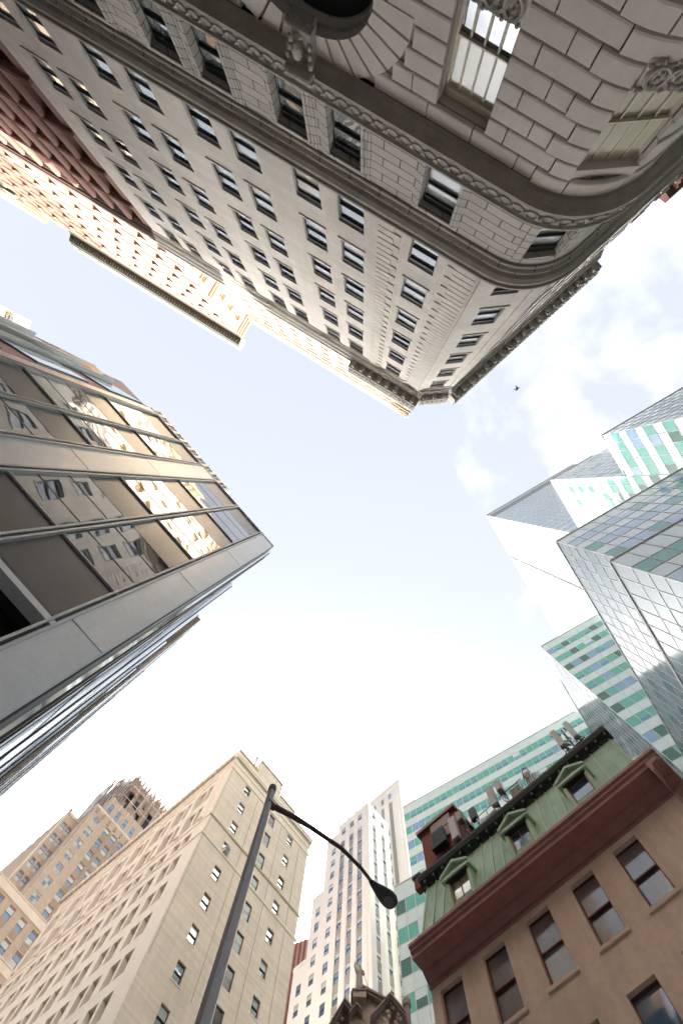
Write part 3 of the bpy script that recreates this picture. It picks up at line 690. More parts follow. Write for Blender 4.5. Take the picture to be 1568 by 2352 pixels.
p = MB(); sweep(p, F4, -26.5, .1, [(0, 71.45), (.22, 71.55), (.22, 72.0), (.36, 72.1), (.36, 72.4), (.5, 72.55), (.5, 72.9), (.66, 73.1), (.66, 73.5), (0, 73.6)], ['cream_tr', 'cream', 'cream_tr', 'cream_tr', 'cream', 'cream_tr', 'cream_tr', 'cream', 'cream_tr']); p.build('crown_cornice', T4)
p = MB(); s = -26.4
while s < 0: fbox(p, F4, s, s+.15, 72.12, 72.36, .34, .46, 'cream_tr'); s += .32
p.build('dentil_course', T4)
F4W = Face(31.7-90, 1, 1); K4 = F4.pt(-26.5, 0); F4W = F4W if F4W.n.dot(K4) > 0 else Face(31.7-90, -1, 1); F4W.d = F4W.n.dot(K4)
e0 = F4W.u.dot(K4); sgn = 1 if F4W.u.dot(F4.n) < 0 else -1
def fr(x, y): return sorted((e0+sgn*x, e0+sgn*y))
b = MB(); a0, a1 = fr(0, 3.12); hs = []
kw = wstyle(.8, 1.9, 'cream_tr', 'glass_cream', .07, .22, 1, 1)
for t in (70.6, 66.8, 63.1, 56.5, 52.8):
    for q_ in ((1.6,) if t > 60 else (.9, 2.2)): c = e0+sgn*q_; hs.append((c-.4, c+.4, t-1.9, t)); W4.add(F4W, c, t-1.9, kw)
wall(b, F4W, a0, a1, 46.0, 72.6, hs, 'cream', .25); b.build('wing_wall', T4)
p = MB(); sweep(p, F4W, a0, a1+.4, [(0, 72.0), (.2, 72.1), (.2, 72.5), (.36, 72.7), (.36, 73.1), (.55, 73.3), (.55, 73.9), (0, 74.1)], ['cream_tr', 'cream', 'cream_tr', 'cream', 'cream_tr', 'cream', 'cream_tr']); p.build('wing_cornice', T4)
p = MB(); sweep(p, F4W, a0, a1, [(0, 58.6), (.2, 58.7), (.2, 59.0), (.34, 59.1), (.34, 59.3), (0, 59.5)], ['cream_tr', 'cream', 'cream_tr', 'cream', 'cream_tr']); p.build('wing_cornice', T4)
b = MB(); prism(b, body(F4, -26.3, -.5, 13.2, 24), 46, 73.4, 'interior', 'cream'); prism(b, body(F4, -.5, -.4, 12.72, 24), 46, 73.4, 'cream', 'cream'); prism(b, body(F4, -30, -26.8, 10.0, 24), 46, 73.9, 'cream', 'cream'); b.build('building_core', T4)
W4.finish()

# ================================================================== red cornice fragment beyond the corner building on the cross street
T1b = thing('red_corbelled_building', 'dark red building with a stepped corbelled cornice just showing at the right edge', 'building', tuple(FR.pt(35, 0))[:2]+(GZ,))
b = MB(); Fq = FR.at(1.5)
prism(b, body(Fq, 35.4, 60, 1.5, 15), GZ, 44.6, 'brick_r', 'brick_r'); b.build('wall', T1b)
for i in range(10):
    p = MB(); s = 35.3+i*1.3
    for j in range(4): fbox(p, Fq, s+.08*j, s+.9-.08*j, 42.2+.5*j, 42.65+.5*j, -.01, .15+.16*j, 'terra')
    p.build('corbel', T1b)
p = MB(); sweep(p, Fq, 34.9, 60, [(0, 44.2), (.85, 44.35), (.85, 45.0), (0, 45.2)], 'terra'); p.build('cornice', T1b)

# ================================================================== metal and glass building on the left
T6 = thing('metal_glass_building', 'low building of metal piers, bronze panels and mirror glass, close on the left', 'building', (-4.2, 2.9, GZ))
D6 = 5.0
F6 = Face(48.7, 1, D6)
if F6.n.x > 0: F6 = Face(48.7, -1, D6)
H6 = D6/.2033; W6 = Wins(T6)
edge = lambda x: x*D6
C6 = edge(-.155); bays = [(-.322, -.665, ''), (-.675, -1.0, ''), (-1.195, -1.49, ''), (-1.50, -1.845, '')]
piers = [(-.322, -.155), (-1.195, -1.0), (-1.925, -1.845)]
lv = [1.99, 2.94, 3.96]   # glass starts (in units of D6 above the eye)
fl = [1.59+.95*k-.95*4 for k in range(9)]
sp = MB()
for a, b_, _ in bays:
    lo, hi = edge(b_), edge(a)
    fbox(sp, F6, lo, hi, 1.59*D6, H6-.12, -.6, -.05, 'spandrel6'); fbox(sp, F6, lo, hi, GZ, 1.53*D6, -1.2, -.5, 'gl_dark')
sp.build('spandrel', T6)
for a, b_ in piers:
    p = MB(); lo, hi = edge(a), edge(b_); zz_ = H6
    js = []
    z = 1.59*D6+.25
    while z > GZ: js.append(z); z -= 2.1*2.26
    z = 1.59*D6+.25; js2 = [GZ]
    seq = sorted([1.59*D6+.26-.9*D6*i for i in range(4)]+[1/.3796*D6, 1/.279*D6, 1/.2193*D6])
    seq = [GZ]+[s_ for s_ in seq if s_ > GZ]+[H6]
    for z0, z1 in zip(seq, seq[1:]): fbox(p, F6, lo+.03, hi-.03, z0+.02, z1-.02, -.3, .0, 'steel')
    p.build('metal_pier', T6)
p = MB(); 
for x in (-.322, -.155, -1.195, -1.0, -1.925, -1.845): fbox(p, F6, edge(x)-.035, edge(x)+.035, GZ, H6-.02, -.3, -.04, 'steel_dk')
p.build('gasket', T6)
for x in (-.327, -.67, -.995, -1.2, -1.495, -1.84):
    for dx in (-.075, .035):
        p = MB(); e = edge(x); fbox(p, F6, e+dx, e+dx+.05, GZ, H6+.0, -.2, .05, 'steel_lt'); p.build('mullion', T6)
st6 = {}
for a, b_, _ in bays:
    lo, hi = edge(b_)+.06, edge(a)-.06; w = hi-lo
    p = MB(); fbox(p, F6, lo-.1, hi+.1, 1.53*D6, 1.56*D6, -.2, .03, 'steel'); fbox(p, F6, lo-.1, hi+.1, 1.56*D6+.01, 1.59*D6, -.2, -.02, 'steel_dk'); p.build('transom', T6)
    for k in range(0, 5):
        zb = D6*(1.99+.95*k)
        if zb > H6-.5: continue
        zt = min(zb+D6*.60, H6-.13)
        hs_ = [.18, .24, .18]
        z = zb
        for i, hh in enumerate(hs_):
            z1 = min(z+hh*D6, zt)
            if z1-z < .3: break
            W6.add(F6, (lo+hi)/2, z, wstyle(w, z1-z, 'steel_dk', 'glass6', .03, .0, 0, 0, flush=True), -.03); z = z1
        p = MB(); fbox(p, F6, lo-.05, hi+.05, zb-.04, zb+.01, -.2, .0, 'steel_lt'); p.build('glazing_bar', T6)
p = MB(); sweep(p, F6, edge(-1.925)-.05, C6+.02, [(-.3, H6-.10), (.03, H6-.08), (.03, H6), (-.4, H6+.03)], 'steel'); p.build('roof_edge', T6)
# side wall along the alley
F6s = Face(138.9, 1, 1)
P0 = F6.pt(C6, 0)
if F6s.n.dot(P0) < 0: F6s = Face(138.9, -1, 1)
F6s.d = F6s.n.dot(P0); t0 = F6s.u.dot(P0); dr = 1 if F6s.u.dot(F6.n) > 0 else -1
def sr(x0, x1): return sorted((t0+dr*x0, t0+dr*x1))
b = MB(); a0, a1 = sr(.32, 9.4); fbox(b, F6s, a0, a1, GZ, H6, -.3, -.02, 'mirror'); b.build('side_wall', T6)
W6s = []
for i in range(4):
    a0, a1 = sr(.75+i*2.2, .75+i*2.2+1.9)
    for k in range(5):
        p = MB(); fbox(p, F6s, a0, a1, 4+4.75*k-2, 4+4.75*k+2.3, -.02, .0, 'mirror' if i % 2 else 'gl_pale'); p.build('side_window', T6)
p = MB(); a0, a1 = sr(.03, .3); fbox(p, F6s, a0, a1, GZ, H6-.05, -.5, .0, 'steel'); p.build('corner_panel', T6)
for x in (.3, .62, 2.75, 4.95, 7.15, 9.2):
    p = MB(); a0, a1 = sr(x, x+.12); fbox(p, F6s, a0, a1, GZ, H6, -.02, .13, 'mirror'); fbox(p, F6s, a0+.02, a1-.02, GZ, H6-.2, .13, .17, 'steel_dk'); p.build('side_fin', T6)
# left wall along the street, almost edge-on
PL = F6.pt(edge(-1.925), 0)
F13 = Face(31.3, 1, 1.0)
if F13.n.dot(PL) < 0: F13 = Face(31.3, -1, 1.0)
F13.d = max(.3, F13.n.dot(PL)); l0 = F13.u.dot(PL)
b = MB(); fbox(b, F13, l0-24, l0-.05, GZ, H6, -.3, -.02, 'blue_pan'); b.build('street_wall', T6)
for i, x in enumerate((-12.9, -14.7, -17.4, -21.0, -25.5, -30.0)):
    p = MB(); fbox(p, F13, x-.10, x, GZ, H6, -.02, .22, 'steel_lt'); p.build('side_fin', T6)
for i, (x0, x1) in enumerate(((-12.5, -11.0), (-14.5, -13.1), (-17.0, -15.0), (-20.6, -18.0), (-25, -21.6), (-29.5, -26))):
    for k in range(5):
        p = MB(); z = 2+4.75*k; fbox(p, F13, x0, x1, z, min(z+3.1, H6-.3), -.02, .03, 'gl_white' if i % 2 else 'gl_blue'); p.build('side_window', T6)
b = MB(); pc_ = [tuple(F6.pt(C6-.05, 0, -.62))[:2], tuple(F6.pt(edge(-1.925)+.05, 0, -.62))[:2], tuple(F13.pt(l0-24, 0, -.31))[:2], tuple(F13.pt(l0-24, 0, -3))[:2], tuple(F6.at(D6+3.8).pt(edge(-1.9), 0))[:2], tuple(F6s.pt(sr(9.3, 9.4)[0], 0, -4))[:2], tuple(F6s.pt(sr(9.3, 9.4)[0], 0, -.31))[:2]]
prism(b, pc_, GZ, H6-.1, 'interior', 'steel'); b.build('building_core', T6)
W6.finish(98)

# next block down the alley: metal ribs and a tan panelled pier
T15 = thing('ribbed_office_block', 'thin-ribbed metal slab with tan panelled corner, edge-on below the mirror glass building', 'building', (-10, 9.5, GZ))
F15 = F6s.at(.52); H15 = 35.0; y0 = F6s.u.dot(F6.n)*0
def br(x0, x1): return sorted((dr*x0, dr*x1))
b = MB(); a0, a1 = br(14.4, 70); fbox(b, F15, a0+.0, a1, GZ, H15, -6, -.06, 'pale_dk'); b.build('wall', T15)
for j in range(6):
    p = MB(); a0, a1 = br(14.4, 14.55); fbox(p, F15, a0, a1, 2+5.5*j+.03, min(2+5.5*(j+1), H15)-.0, -.7, .0, 'tan_lt'); p.build('pier_panel', T15)
for i in range(34):
    p = MB(); x = 15.3+i*1.5; a0, a1 = br(x, x+.16); fbox(p, F15, a0, a1, GZ, H15+.0, -.06, .10+.0025*i, ('mirror', 'steel_lt', 'mirror', 'blue_pan', 'mirror')[i % 5]); p.build('rib', T15)  # alternating finishes imitate bright and dark reflections on the fins
    if i < 33:
        p = MB(); a0, a1 = br(x+.3, x+1.3); fbox(p, F15, a0, a1, GZ, H15-.1, -.05, -.0, ('mirror', 'blue_pan', 'mirror', 'gl_white')[i % 4]); p.build('window_strip', T15)

# striped tower behind the metal and glass building
T16 = thing('striped_tower', 'white-piered tower with blue-grey windows peeking over the mirror glass building', 'building', (-32, -6, GZ))
H16 = 55.0; F16 = Face(48.7, 1, H16*.1939)
if F16.n.x > 0: F16 = Face(48.7, -1, H16*.1939)
b = MB(); x0, x1 = H16*-.375, H16*-.168; fbox(b, F16, x0, x1, GZ, H16-.35, -1.2, -.12, 'blue_pan'); fbox(b, F16, x0, x1, H16-.35, H16-.05, -1.0, -.05, 'white_p'); prism(b, body(F16, x0, x1, F16.d+1.2, F16.d+20), GZ, H16-.7, 'white_p'); b.build('wall', T16)
x = x1; i = 0
while x > x0:
    p = MB(); fbox(p, F16, x-.34, x, GZ, H16-.1, -.3, .0, 'white_p'); p.build('pier', T16)
    p = MB(); fbox(p, F16, x-.82, x-.75, GZ, H16-.4, -.15, -.06, 'steel_lt'); p.build('mullion', T16)
    x -= 1.15; i += 1
p = MB()
z = H16-4.2
while z > 30: fbox(p, F16, x0, x1, z, z+.35, -.13, -.09, 'white_p'); z -= 3.8
p.build('floor_bands', T16)

# mid-height tan block between them, nearly edge-on
T13 = thing('tan_panel_building', 'narrow tan and blue-glass building edge-on above the mirror glass building', 'building', (-25, -12, GZ))
H13 = 40.0; K13 = Vector((-.523, -.2438, 0))*H13
g1 = Face(46.0, 1, 1); g1 = g1 if g1.n.dot(K13) > 0 else Face(46.0, -1, 1); g1.d = g1.n.dot(K13); e1 = g1.u.dot(K13)
g2 = Face(26.2, 1, 1); g2 = g2 if g2.n.dot(K13) > 0 else Face(26.2, -1, 1); g2.d = g2.n.dot(K13); e2 = g2.u.dot(K13)
b = MB(); K2 = K13+g1.u*9; K3 = K13-g2.u*22
prism(b, [tuple(p)[:2] for p in (K13, K2, K2-g1.u.cross(Vector((0, 0, 1)))*0+g1.n*12, K3+g1.n*12, K3)], GZ, H13, 'tan_lt', 'tan_lt'); b.build('wall', T13)
for i in range(7):
    for k in range(5):
        p = MB(); x = e2-1.2-i*3.0; fbox(p, g2, x-2.0, x, 18+5.2*k, 18+5.2*k+3.4, -.02, .03, 'gl_blue' if (i+k) % 3 else 'blue_pan'); p.build('window_panel', T13)
for k in range(6):
    p = MB(); fbox(p, g1, e1+.8, e1+7, 14+5.2*k, 14+5.2*k+3.2, -.02, .03, 'blue_pan'); p.build('window_panel', T13)

# brightly lit cream slab in the far left
T14 = thing('cream_slab', 'small bright cream slab at the left edge', 'building', (-61.7, -31.6, GZ))
b = MB(); prism(b, [(-61.7, -31.6), (-64.2, -24.5), (-80, -30), (-77, -39.4)], GZ, 95, 'cream'); b.build('wall', T14)
g3 = Face(math.degrees(math.atan2(7.1, -2.5)), 1, 1); g3 = g3 if g3.n.dot(Vector((-61.7, -31.6, 0))) > 0 else Face(math.degrees(math.atan2(7.1, -2.5)), -1, 1)
g3.d = g3.n.dot(Vector((-61.7, -31.6, 0))); e3 = g3.u.dot(Vector((-61.7, -31.6, 0)))
W14 = Wins(T14)
for k in range(5):
    for j in range(3): W14.add(g3, e3+(1.3+2.2*j), 88.5-4.2*k, wstyle(1.2, 1.8, 'cream_tr', 'glass_curt' if False else 'glass', .1, .0, 0, 1), .12)
W14.finish()

# ================================================================== stepped glass office tower on the right
T11 = thing('stepped_glass_tower', 'pale green glass tower climbing in stepped setbacks on the right', 'office tower', (20, 35, GZ))
W11 = Wins(T11)
NA = Vector((.515, .857, 0)); UA = Vector((.857, -.515, 0))
class GF(Face):   # glass faces: kind A faces -NA (s runs along UA), kind B faces -UA (s runs along NA)
    def __init__(s, kind, d):
        s.d = d; s.n = NA if kind == 'A' else UA; s.u = UA if kind == 'A' else NA
        s.sg = 1 if (Vector((-s.u.y, s.u.x, 0)).dot(s.n) > 0) else -1
def gb(xa0, xa1, xb0, xb1): return [tuple(NA*a+UA*b)[:2] for a, b in ((xa0, xb0), (xa0, xb1), (xa1, xb1), (xa1, xb0))]
def curtain(kind, d, a0, a1, H, z0, top=2.4, fl=3.8, wh=1.95, mw=1.32, glz=('gl_teal',), dk=None, bars=True, mk='mull', sp_m=None):
    sp_m = sp_m or ('gl_white' if kind == 'A' else 'gl_sunside2')
    F = GF(kind, d); sp = MB(); mu = MB(); z = H-top; zs = []
    sp.poly([F.pt(a0, z, .0), F.pt(a1, z, .0), F.pt(a1, H, .0), F.pt(a0, H, .0)], sp_m)
    n = int(round((a1-a0)/mw)); w = (a1-a0)/n
    while z-fl > z0:
        zs.append(z-wh); sp.poly([F.pt(a0, z-fl), F.pt(a1, z-fl), F.pt(a1, z-wh), F.pt(a0, z-wh)], sp_m)
        for i in range(n):
            g = random.choice(glz)
            if dk and random.random() < dk[1]: key = wstyle(round(w, 2)-.06, wh, mk, dk[0], .02, -.02, 0, 0, glass2='gl_blue2', split=.38, flush=True)
            else: key = wstyle(round(w, 2)-.06, wh, mk, g, .02, -.02, 0, 0, flush=True)
            if random.random() < .05: key = wstyle(round(w, 2)-.06, wh, mk, 'gl_white', .02, -.02, 0, 0, glass2=g, split=.5, flush=True)
            W11.add(F, a0+w*(i+.5), z-wh, key, -.01)
        for zz2 in (z, z-wh): fbox(mu, F, a0, a1, zz2-.022, zz2+.022, .0, .03, mk)
        z -= fl
    sp.poly([F.pt(a0, z0), F.pt(a1, z0), F.pt(a1, z), F.pt(a0, z)], sp_m)
    for i in range(n+1): fbox(mu, F, a0+w*i-.025, a0+w*i+.025, z0, H, -.02, .04, mk)
    fbox(mu, F, a0, a1, H-.08, H+.08, -.1, .09, mk)
    sp.build('spandrel_glass', T11); mu.build('mullion_grid', T11)
TB = ('gl_teal', 'gl_blue', 'gl_teal', 'gl_blue', 'gl_blue')
for nm, xa0, xa1, xb0, xb1, H in (('a', 10.3, 30, 31.2, 60, 70.1), ('b', 16.7, 33, 31.2, 60, 97.5), ('c', 28.4, 88, 30.75, 63, 170), ('d', 14.8, 40.6, 14.3, 60, 53.0), ('e', 13.9, 30, 12.9, 60, 38.2), ('g', 40.6, 70, 12.95, 60, 91.9), ('h', 57.4, 75, -25.0, 60, 98.0), ('i', 45.0, 56, -22.2, 14, 62.6)):
    b = MB(); prism(b, gb(xa0+.12, xa1, xb0+.12, xb1), GZ, H-.1, 'gl_white', 'white_p'); b.build('volume', T11)
curtain('A', 10.3, 31.2, 45, 70.1, 40, top=2.3, glz=('gl_blue', 'gl_teal', 'gl_blue'))
curtain('B', 31.2, 10.3, 16.7, 70.1, 30, sp_m='gl_white', top=2.2, glz=('gl_teal', 'gl_teal', 'gl_teal', 'gl_teal2', 'gl_blue'))
curtain('A', 16.7, 31.2, 40, 97.5, 60, top=2.3, glz=('gl_blue', 'gl_teal'))
curtain('B', 31.2, 16.7, 28.4, 97.5, 50, sp_m='gl_white', top=2.4, glz=('gl_teal', 'gl_teal', 'gl_teal2'))
curtain('A', 28.4, 30.75, 63, 170, 95, top=9.5, glz=('gl_blue',))
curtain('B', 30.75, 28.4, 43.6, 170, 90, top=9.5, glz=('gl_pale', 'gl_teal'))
curtain('B', 30.95, 44.6, 86, 170, 90, top=9.5, glz=('gl_sunside2', 'gl_sunside2', 'gl_pale'))
curtain('A', 14.8, 14.3, 38, 53.0, 28, top=2.6, glz=('gl_blue', 'gl_blue', 'gl_teal'))
curtain('B', 14.3, 14.8, 40.5, 53.0, 18, top=2.6, glz=('gl_pale', 'gl_pale', 'gl_sunside'), sp_m='gl_sunside')
curtain('A', 13.9, 12.9, 30, 38.2, 14, top=3.0, glz=('gl_blue', 'gl_blue', 'gl_teal'))
curtain('B', 12.9, 13.9, 30, 38.2, 14, top=3.0, glz=('gl_pale', 'gl_sunside'), sp_m='gl_sunside')
curtain('A', 40.6, 12.95, 40, 91.9, 40, top=2.7, glz=('gl_teal', 'gl_teal2', 'gl_blue', 'gl_teal'), dk=('gl_teal', .25))
curtain('B', 12.95, 40.6, 57.3, 91.9, 40, top=2.7, glz=('gl_pale', 'gl_sunside'), sp_m='gl_sunside')
curtain('A', 57.4, -25.0, 13, 98.0, 60, top=2.5, glz=('gl_teal', 'gl_teal', 'gl_blue', 'gl_teal'), dk=('gl_teal', .5))
curtain('A', 45.0, -22.2, 12, 62.6, 30, top=2.6, glz=('gl_teal2', 'gl_teal', 'gl_white'))
# louvred plant floors and the vertical slot of the tall slab
b = MB(); F = GF('A', 28.4)
for z in (161.5, 164.3, 167.1): fbox(b, F, 31.0, 62.8, z, z+1.3, -.02, .05, 'steel_dk' if z < 166 else 'mull')
F = GF('B', 30.75)
for z in (161.5, 164.8): fbox(b, F, 28.6, 43.4, z, z+.9, -.02, .05, 'mull'); fbox(b, F, 44.8, 85, z, z+.9, -.02, -.1+.0, 'mull')
b.build('louvre_band', T11)
b = MB(); fbox(b, F, 43.62, 44.55, 60, 169.6, -1.0, -.25, 'steel_dk'); fbox(b, F, 44.38, 44.62, 60, 170, -.4, .28, 'mull'); b.build('recessed_slot', T11)
b = MB(); fbox(b, GF('A', 28.4), 30.7, 63.1, 169.9, 170.35, -.3, .12, 'mull'); fbox(b, F, 28.35, 86, 169.9, 170.3, -.3, .1, 'mull'); b.build('parapet_cap', T11)
W11.finish()

# ================================================================== tan building with green mansard
F12 = Face(-41.7, 1, 14.2)
if F12.n.dot(Vector((.665, .747, 0))) < 0: F12 = Face(-41.7, -1, 14.2)
L12, R12 = -9.5, .98
T12 = thing('mansard_building', 'tan stucco building with maroon cornice, green metal mansard roof and three pedimented dormers', 'building', tuple(F12.pt(L12, 0))[:2]+(GZ,))
W12 = Wins(T12); sg = 1
cs = [-8.68, -6.84, -4.97, -3.11, -1.31]
tp = [16.46, 12.87, 9.28, 5.7]; hs = []
kk = [wstyle(.92, 2.24, 'maroon_w', 'glass_cur', .05, .16, 0, 1, 'stucco', glass2=g2, split=.5) for g2 in ('glass_cur', 'glass_b')]
kx = wstyle(.92, 2.24, 'maroon_w', 'glass_blue', .05, .16, 0, 1, 'stucco', split=.5)
for j, t in enumerate(tp):
    for i, c in enumerate(cs):
        hs.append((c-.46, c+.46, t-2.24, t)); W12.add(F12, c, t-2.24, kx if j == 1 and i == 3 else kk[(i*2+j) % 3 % 2])
b = MB(); wall(b, F12, L12, R12, GZ, 17.1, hs, 'stucco', .3, 'stucco'); b.build('street_wall', T12)
b = MB(); prism(b, body(F12, L12, R12, 14.55, 25), GZ, 18, 'interior', 'stucco'); b.build('building_core', T12)
b = MB(); e = F12.at(14.2)
for a_, nm in ((L12, 'l'), (R12, 'r')):
    P = [F12.pt(a_, GZ), F12.at(25.2).pt(a_, GZ), F12.at(25.2).pt(a_, 18), F12.pt(a_, 18)]; b = MB(); b.poly(P, 'stucco', [(0, 0), (11, 0), (11, 18), (0, 18)]); b.build('side_wall', T12)
b = MB(); cp = [(0, 16.68), (.06, 16.72), (.06, 16.82), (.05, 16.86), (.14, 16.92), (.28, 17.06), (.32, 17.14), (.86, 17.17), (.86, 17.30), (.94, 17.36), (.94, 17.44), (1.02, 17.5), (1.02, 17.62), (0, 17.72)]
sweep(b, F12, L12-.02, R12+.55, cp, 'maroon'); b.build('maroon_cornice', T12)
G12 = Face(-41.7+90, 1, 1); Pq = F12.pt(R12, 0); G12 = G12 if G12.n.dot(Pq) > 0 else Face(-41.7+90, -1, 1)
# cornice return on the right-hand side
b = MB(); GS = Face(48.3, 1, 1); sgn_ = F12.u
class SideF:
    def pt(s, a, z, o=0.0): p = F12.u*(R12+o)+F12.n*(14.2+a); p.z = z; return p
    def at(s, d): return s
SF = SideF(); sweep(b, SF, -.92, 10, [(o_*.5, z_) for o_, z_ in cp], 'maroon'); b.build('maroon_cornice', T12)
# mansard: sloping face from the cornice to the gutter
b = MB(); y0, y1, z0, z1 = 13.62, 14.72, 17.7, 21.55
def mz(s, t, o=0.0):   # t 0..1 up the slope
    p = F12.u*s+F12.n*(y0+(y1-y0)*t-o); p.z = z0+(z1-z0)*t; return p
ML, MR = L12+.15, R12-.15
dorm = [(-7.25, 1.0), (-4.25, 1.0), (-1.32, 1.0)]
b.poly([mz(ML, 0), mz(MR, 0), mz(MR, 1), mz(ML, 1)], 'green')
for s_, o_ in ((ML, 1), (MR, -1)):
    b.poly([mz(s_, 0), mz(s_, 1), F12.u*s_+F12.n*24+Vector((0, 0, z1)), F12.u*s_+F12.n*24+Vector((0, 0, z0))], 'green')
b.poly([mz(ML, 1), mz(MR, 1), F12.u*MR+F12.n*24+Vector((0, 0, z1)), F12.u*ML+F12.n*24+Vector((0, 0, z1))], 'black_g')
o = b.build('mansard_roof', T12)
for i in range(22):
    s = ML+.12+i*.50
    if s > MR-.05 or any(abs(s-d_[0]) < .62 for d_ in dorm): continue
    p = MB(); c = [mz(s-.02, 0, 0), mz(s+.02, 0, 0), mz(s+.02, 0, .06), mz(s-.02, 0, .06), mz(s-.02, .97, 0), mz(s+.02, .97, 0), mz(s+.02, .97, .06), mz(s-.02, .97, .06)]
    p.hexa(c, 'green_lt'); p.build('standing_seam', T12)
b = MB(); Fm = F12.at(y1)
sweep(b, Fm, ML-.12, MR+.15, [(-.02, 21.35), (.08, 21.4), (.14, 21.55), (.34, 21.62), (.40, 21.8), (.40, 21.9), (.2, 21.95), (0, 22.15), (-.2, 22.2)], 'black_g')
s = ML+.1
while s < MR: fbox(b, Fm, s, s+.1, 21.42, 21.6, .05, .3, 'black_g'); s += .5
b.build('roof_gutter', T12)
for c, w in dorm:
    d = MB(); Fd = F12.at(13.80); zb, zt = 18.05, 19.62
    wdt = .88; h0, h1 = c-wdt/2, c+wdt/2
    for x0, x1 in ((h0-.16, h0), (h1, h1+.16)): fbox(d, Fd, x0, x1, 17.72, zt+.02, -1.0, .02, 'green_lt')
    for x0, x1 in ((h0-.10, h0-.06), (h1+.06, h1+.10)): fbox(d, Fd, x0, x1, 17.8, zt, .02, .05, 'green_lt')
    fbox(d, Fd, h0, h1, zt, zt+.12, -1.0, .0, 'black_g')
    # pediment
    pz = zt+.12
    for (xa, za), (xb, zb2) in (((h0-.26, pz), (c, pz+.42)), ((c, pz+.42), (h1+.26, pz))):
        cc = [Fd.pt(xa, za, .22), Fd.pt(xb, zb2, .22), Fd.pt(xb, zb2, -1.1), Fd.pt(xa, za, -1.1), Fd.pt(xa, za+.12, .22), Fd.pt(xb, zb2+.12, .22), Fd.pt(xb, zb2+.12, -1.1), Fd.pt(xa, za+.12, -1.1)]; d.hexa(cc, 'green_lt')
    d.poly([Fd.pt(h0-.2, pz, .05), Fd.pt(h1+.2, pz, .05), Fd.pt(c, pz+.40, .05)], 'green')
    fbox(d, Fd, h0-.26, h1+.26, pz-.1, pz+.04, -1.0, .16, 'green_lt'); fbox(d, Fd, h0-.1, h1+.1, pz-.18, pz-.1, -.5, .08, 'black_g')
    d.build('dormer', T12)
    W12.add(Fd, c, 17.98, wstyle(wdt-.02, 1.62, 'wood', 'glass_blue' if c != -7.25 else 'glass_b', .05, .10, 0 if c > -2 else 1, 1, split=.3))
W12.finish()
# iron fire-escape tag: scrawled graffiti low on the left
b = MB(); random.seed(3)
for i in range(12):
    a = -9.25+.055*i+.03*math.sin(i*2.1); z = 14.35+.32*math.sin(i*1.9); 
    b.tube(F12.pt(a, z, .012), F12.pt(a+.06*math.cos(i*1.3), z+.30*math.cos(i*2.3), .012), .012, .012, 'steel_dk', 5)
b.build('graffiti', T12)

# rooftop things: each stands on the roof by itself
def roof(name, label, cat, a, d, z, grp=None): return thing(name, label, cat, tuple(F12.at(d).pt(a, z)), grp)
FZ = F12.at(15.3)
t = roof('brick_penthouse', 'small red brick stair house at the left end of the mansard roof', 'roof house', -8.4, 15.6, 21.6)
b = MB(); prism(b, body(FZ, -9.55, -7.35, 15.3, 17.8), 21.6, 25.65, 'brick_r'); b.build('wall', t)
b = MB(); prism(b, body(FZ, -9.7, -7.2, 15.1, 18), 25.65, 25.85, 'maroon'); b.build('roof', t)
b = MB(); fbox(b, FZ, -8.85, -7.62, 24.2, 25.6, .01, .12, 'ant_p'); fbox(b, FZ, -8.86, -7.6, 24.86, 24.9, .12, .14, 'steel_dk'); b.build('tan_panel', t)
t = roof('exhaust_hood', 'dark louvred exhaust box fixed on the red brick stair house', 'vent', -8.3, 15.0, 23.4)
b = MB(); fbox(b, FZ, -8.75, -8.0, 23.75, 24.6, .14, .36, 'ant_d'); fbox(b, FZ, -8.8, -7.92, 23.5, 23.75, .12, .46, 'black_g'); b.build('hood', t)
b = MB()
for i in range(7): fbox(b, FZ, -8.72+.11*i, -8.66+.11*i, 23.8, 24.66, .36, .4, 'steel_dk')
b.build('louvre', t)
t = roof('small_chimney', 'small dark capped chimney at the far left corner of the mansard roof', 'chimney', -9.5, 14.6, 21.6)
b = MB(); fbox(b, F12.at(14.6), -9.85, -9.55, 21.7, 22.3, -.3, .0, 'brick_r'); fbox(b, F12.at(14.6), -9.92, -9.48, 22.3, 22.45, -.35, .06, 'black_g'); b.build('shaft', t)
def antenna(label, a, z0, z1, w, mats='ant_w', dth=.18, legs=True, grp='panel antennas on the roof edge', tilt=0):
    t = roof('panel_antenna', label, 'antenna', a, 15.3, 21.9, grp)
    b = MB(); fbox(b, FZ, a-w/2, a+w/2, z0, z1, .0, dth, mats); fbox(b, FZ, a-w/2+.03, a+w/2-.03, z0+.04, z1-.04, dth, dth+.03, mats); b.build('panel', t)
    b = MB(); P0 = FZ.pt(a+.05, 21.9, -.25); P1 = FZ.pt(a+.05, z1-.1, -.25); b.tube(P0, P1, .04, .04, 'ant_d', 8)
    for z in (z0+.15, z1-.3): b.tube(FZ.pt(a, z, .0), FZ.pt(a+.05, z, -.25), .03, .03, 'ant_d', 6)
    b.build('mast', t)
    b = MB()
    for i in range(4): x = a-.1+.07*i; b.tube(FZ.pt(x, z0, .08), FZ.pt(x+.1*math.sin(i*2), z0-.35, -.02-.05*i), .018, .018, 'ant_d', 5); b.tube(FZ.pt(x+.1*math.sin(i*2), z0-.35, -.02-.05*i), FZ.pt(x+.2, z0-.7, -.2), .018, .018, 'ant_w' if i == 1 else 'ant_d', 5)
    b.build('cable', t); return t
antenna('tall white panel antenna just right of the red brick stair house', -7.55, 23.5, 25.0, .40)
antenna('short tan panel antenna second right of the red brick stair house', -7.06, 24.25, 24.95, .32, 'ant_p', .25)
antenna('tall grey panel antenna above the middle dormer', -5.13, 23.6, 25.0, .36)
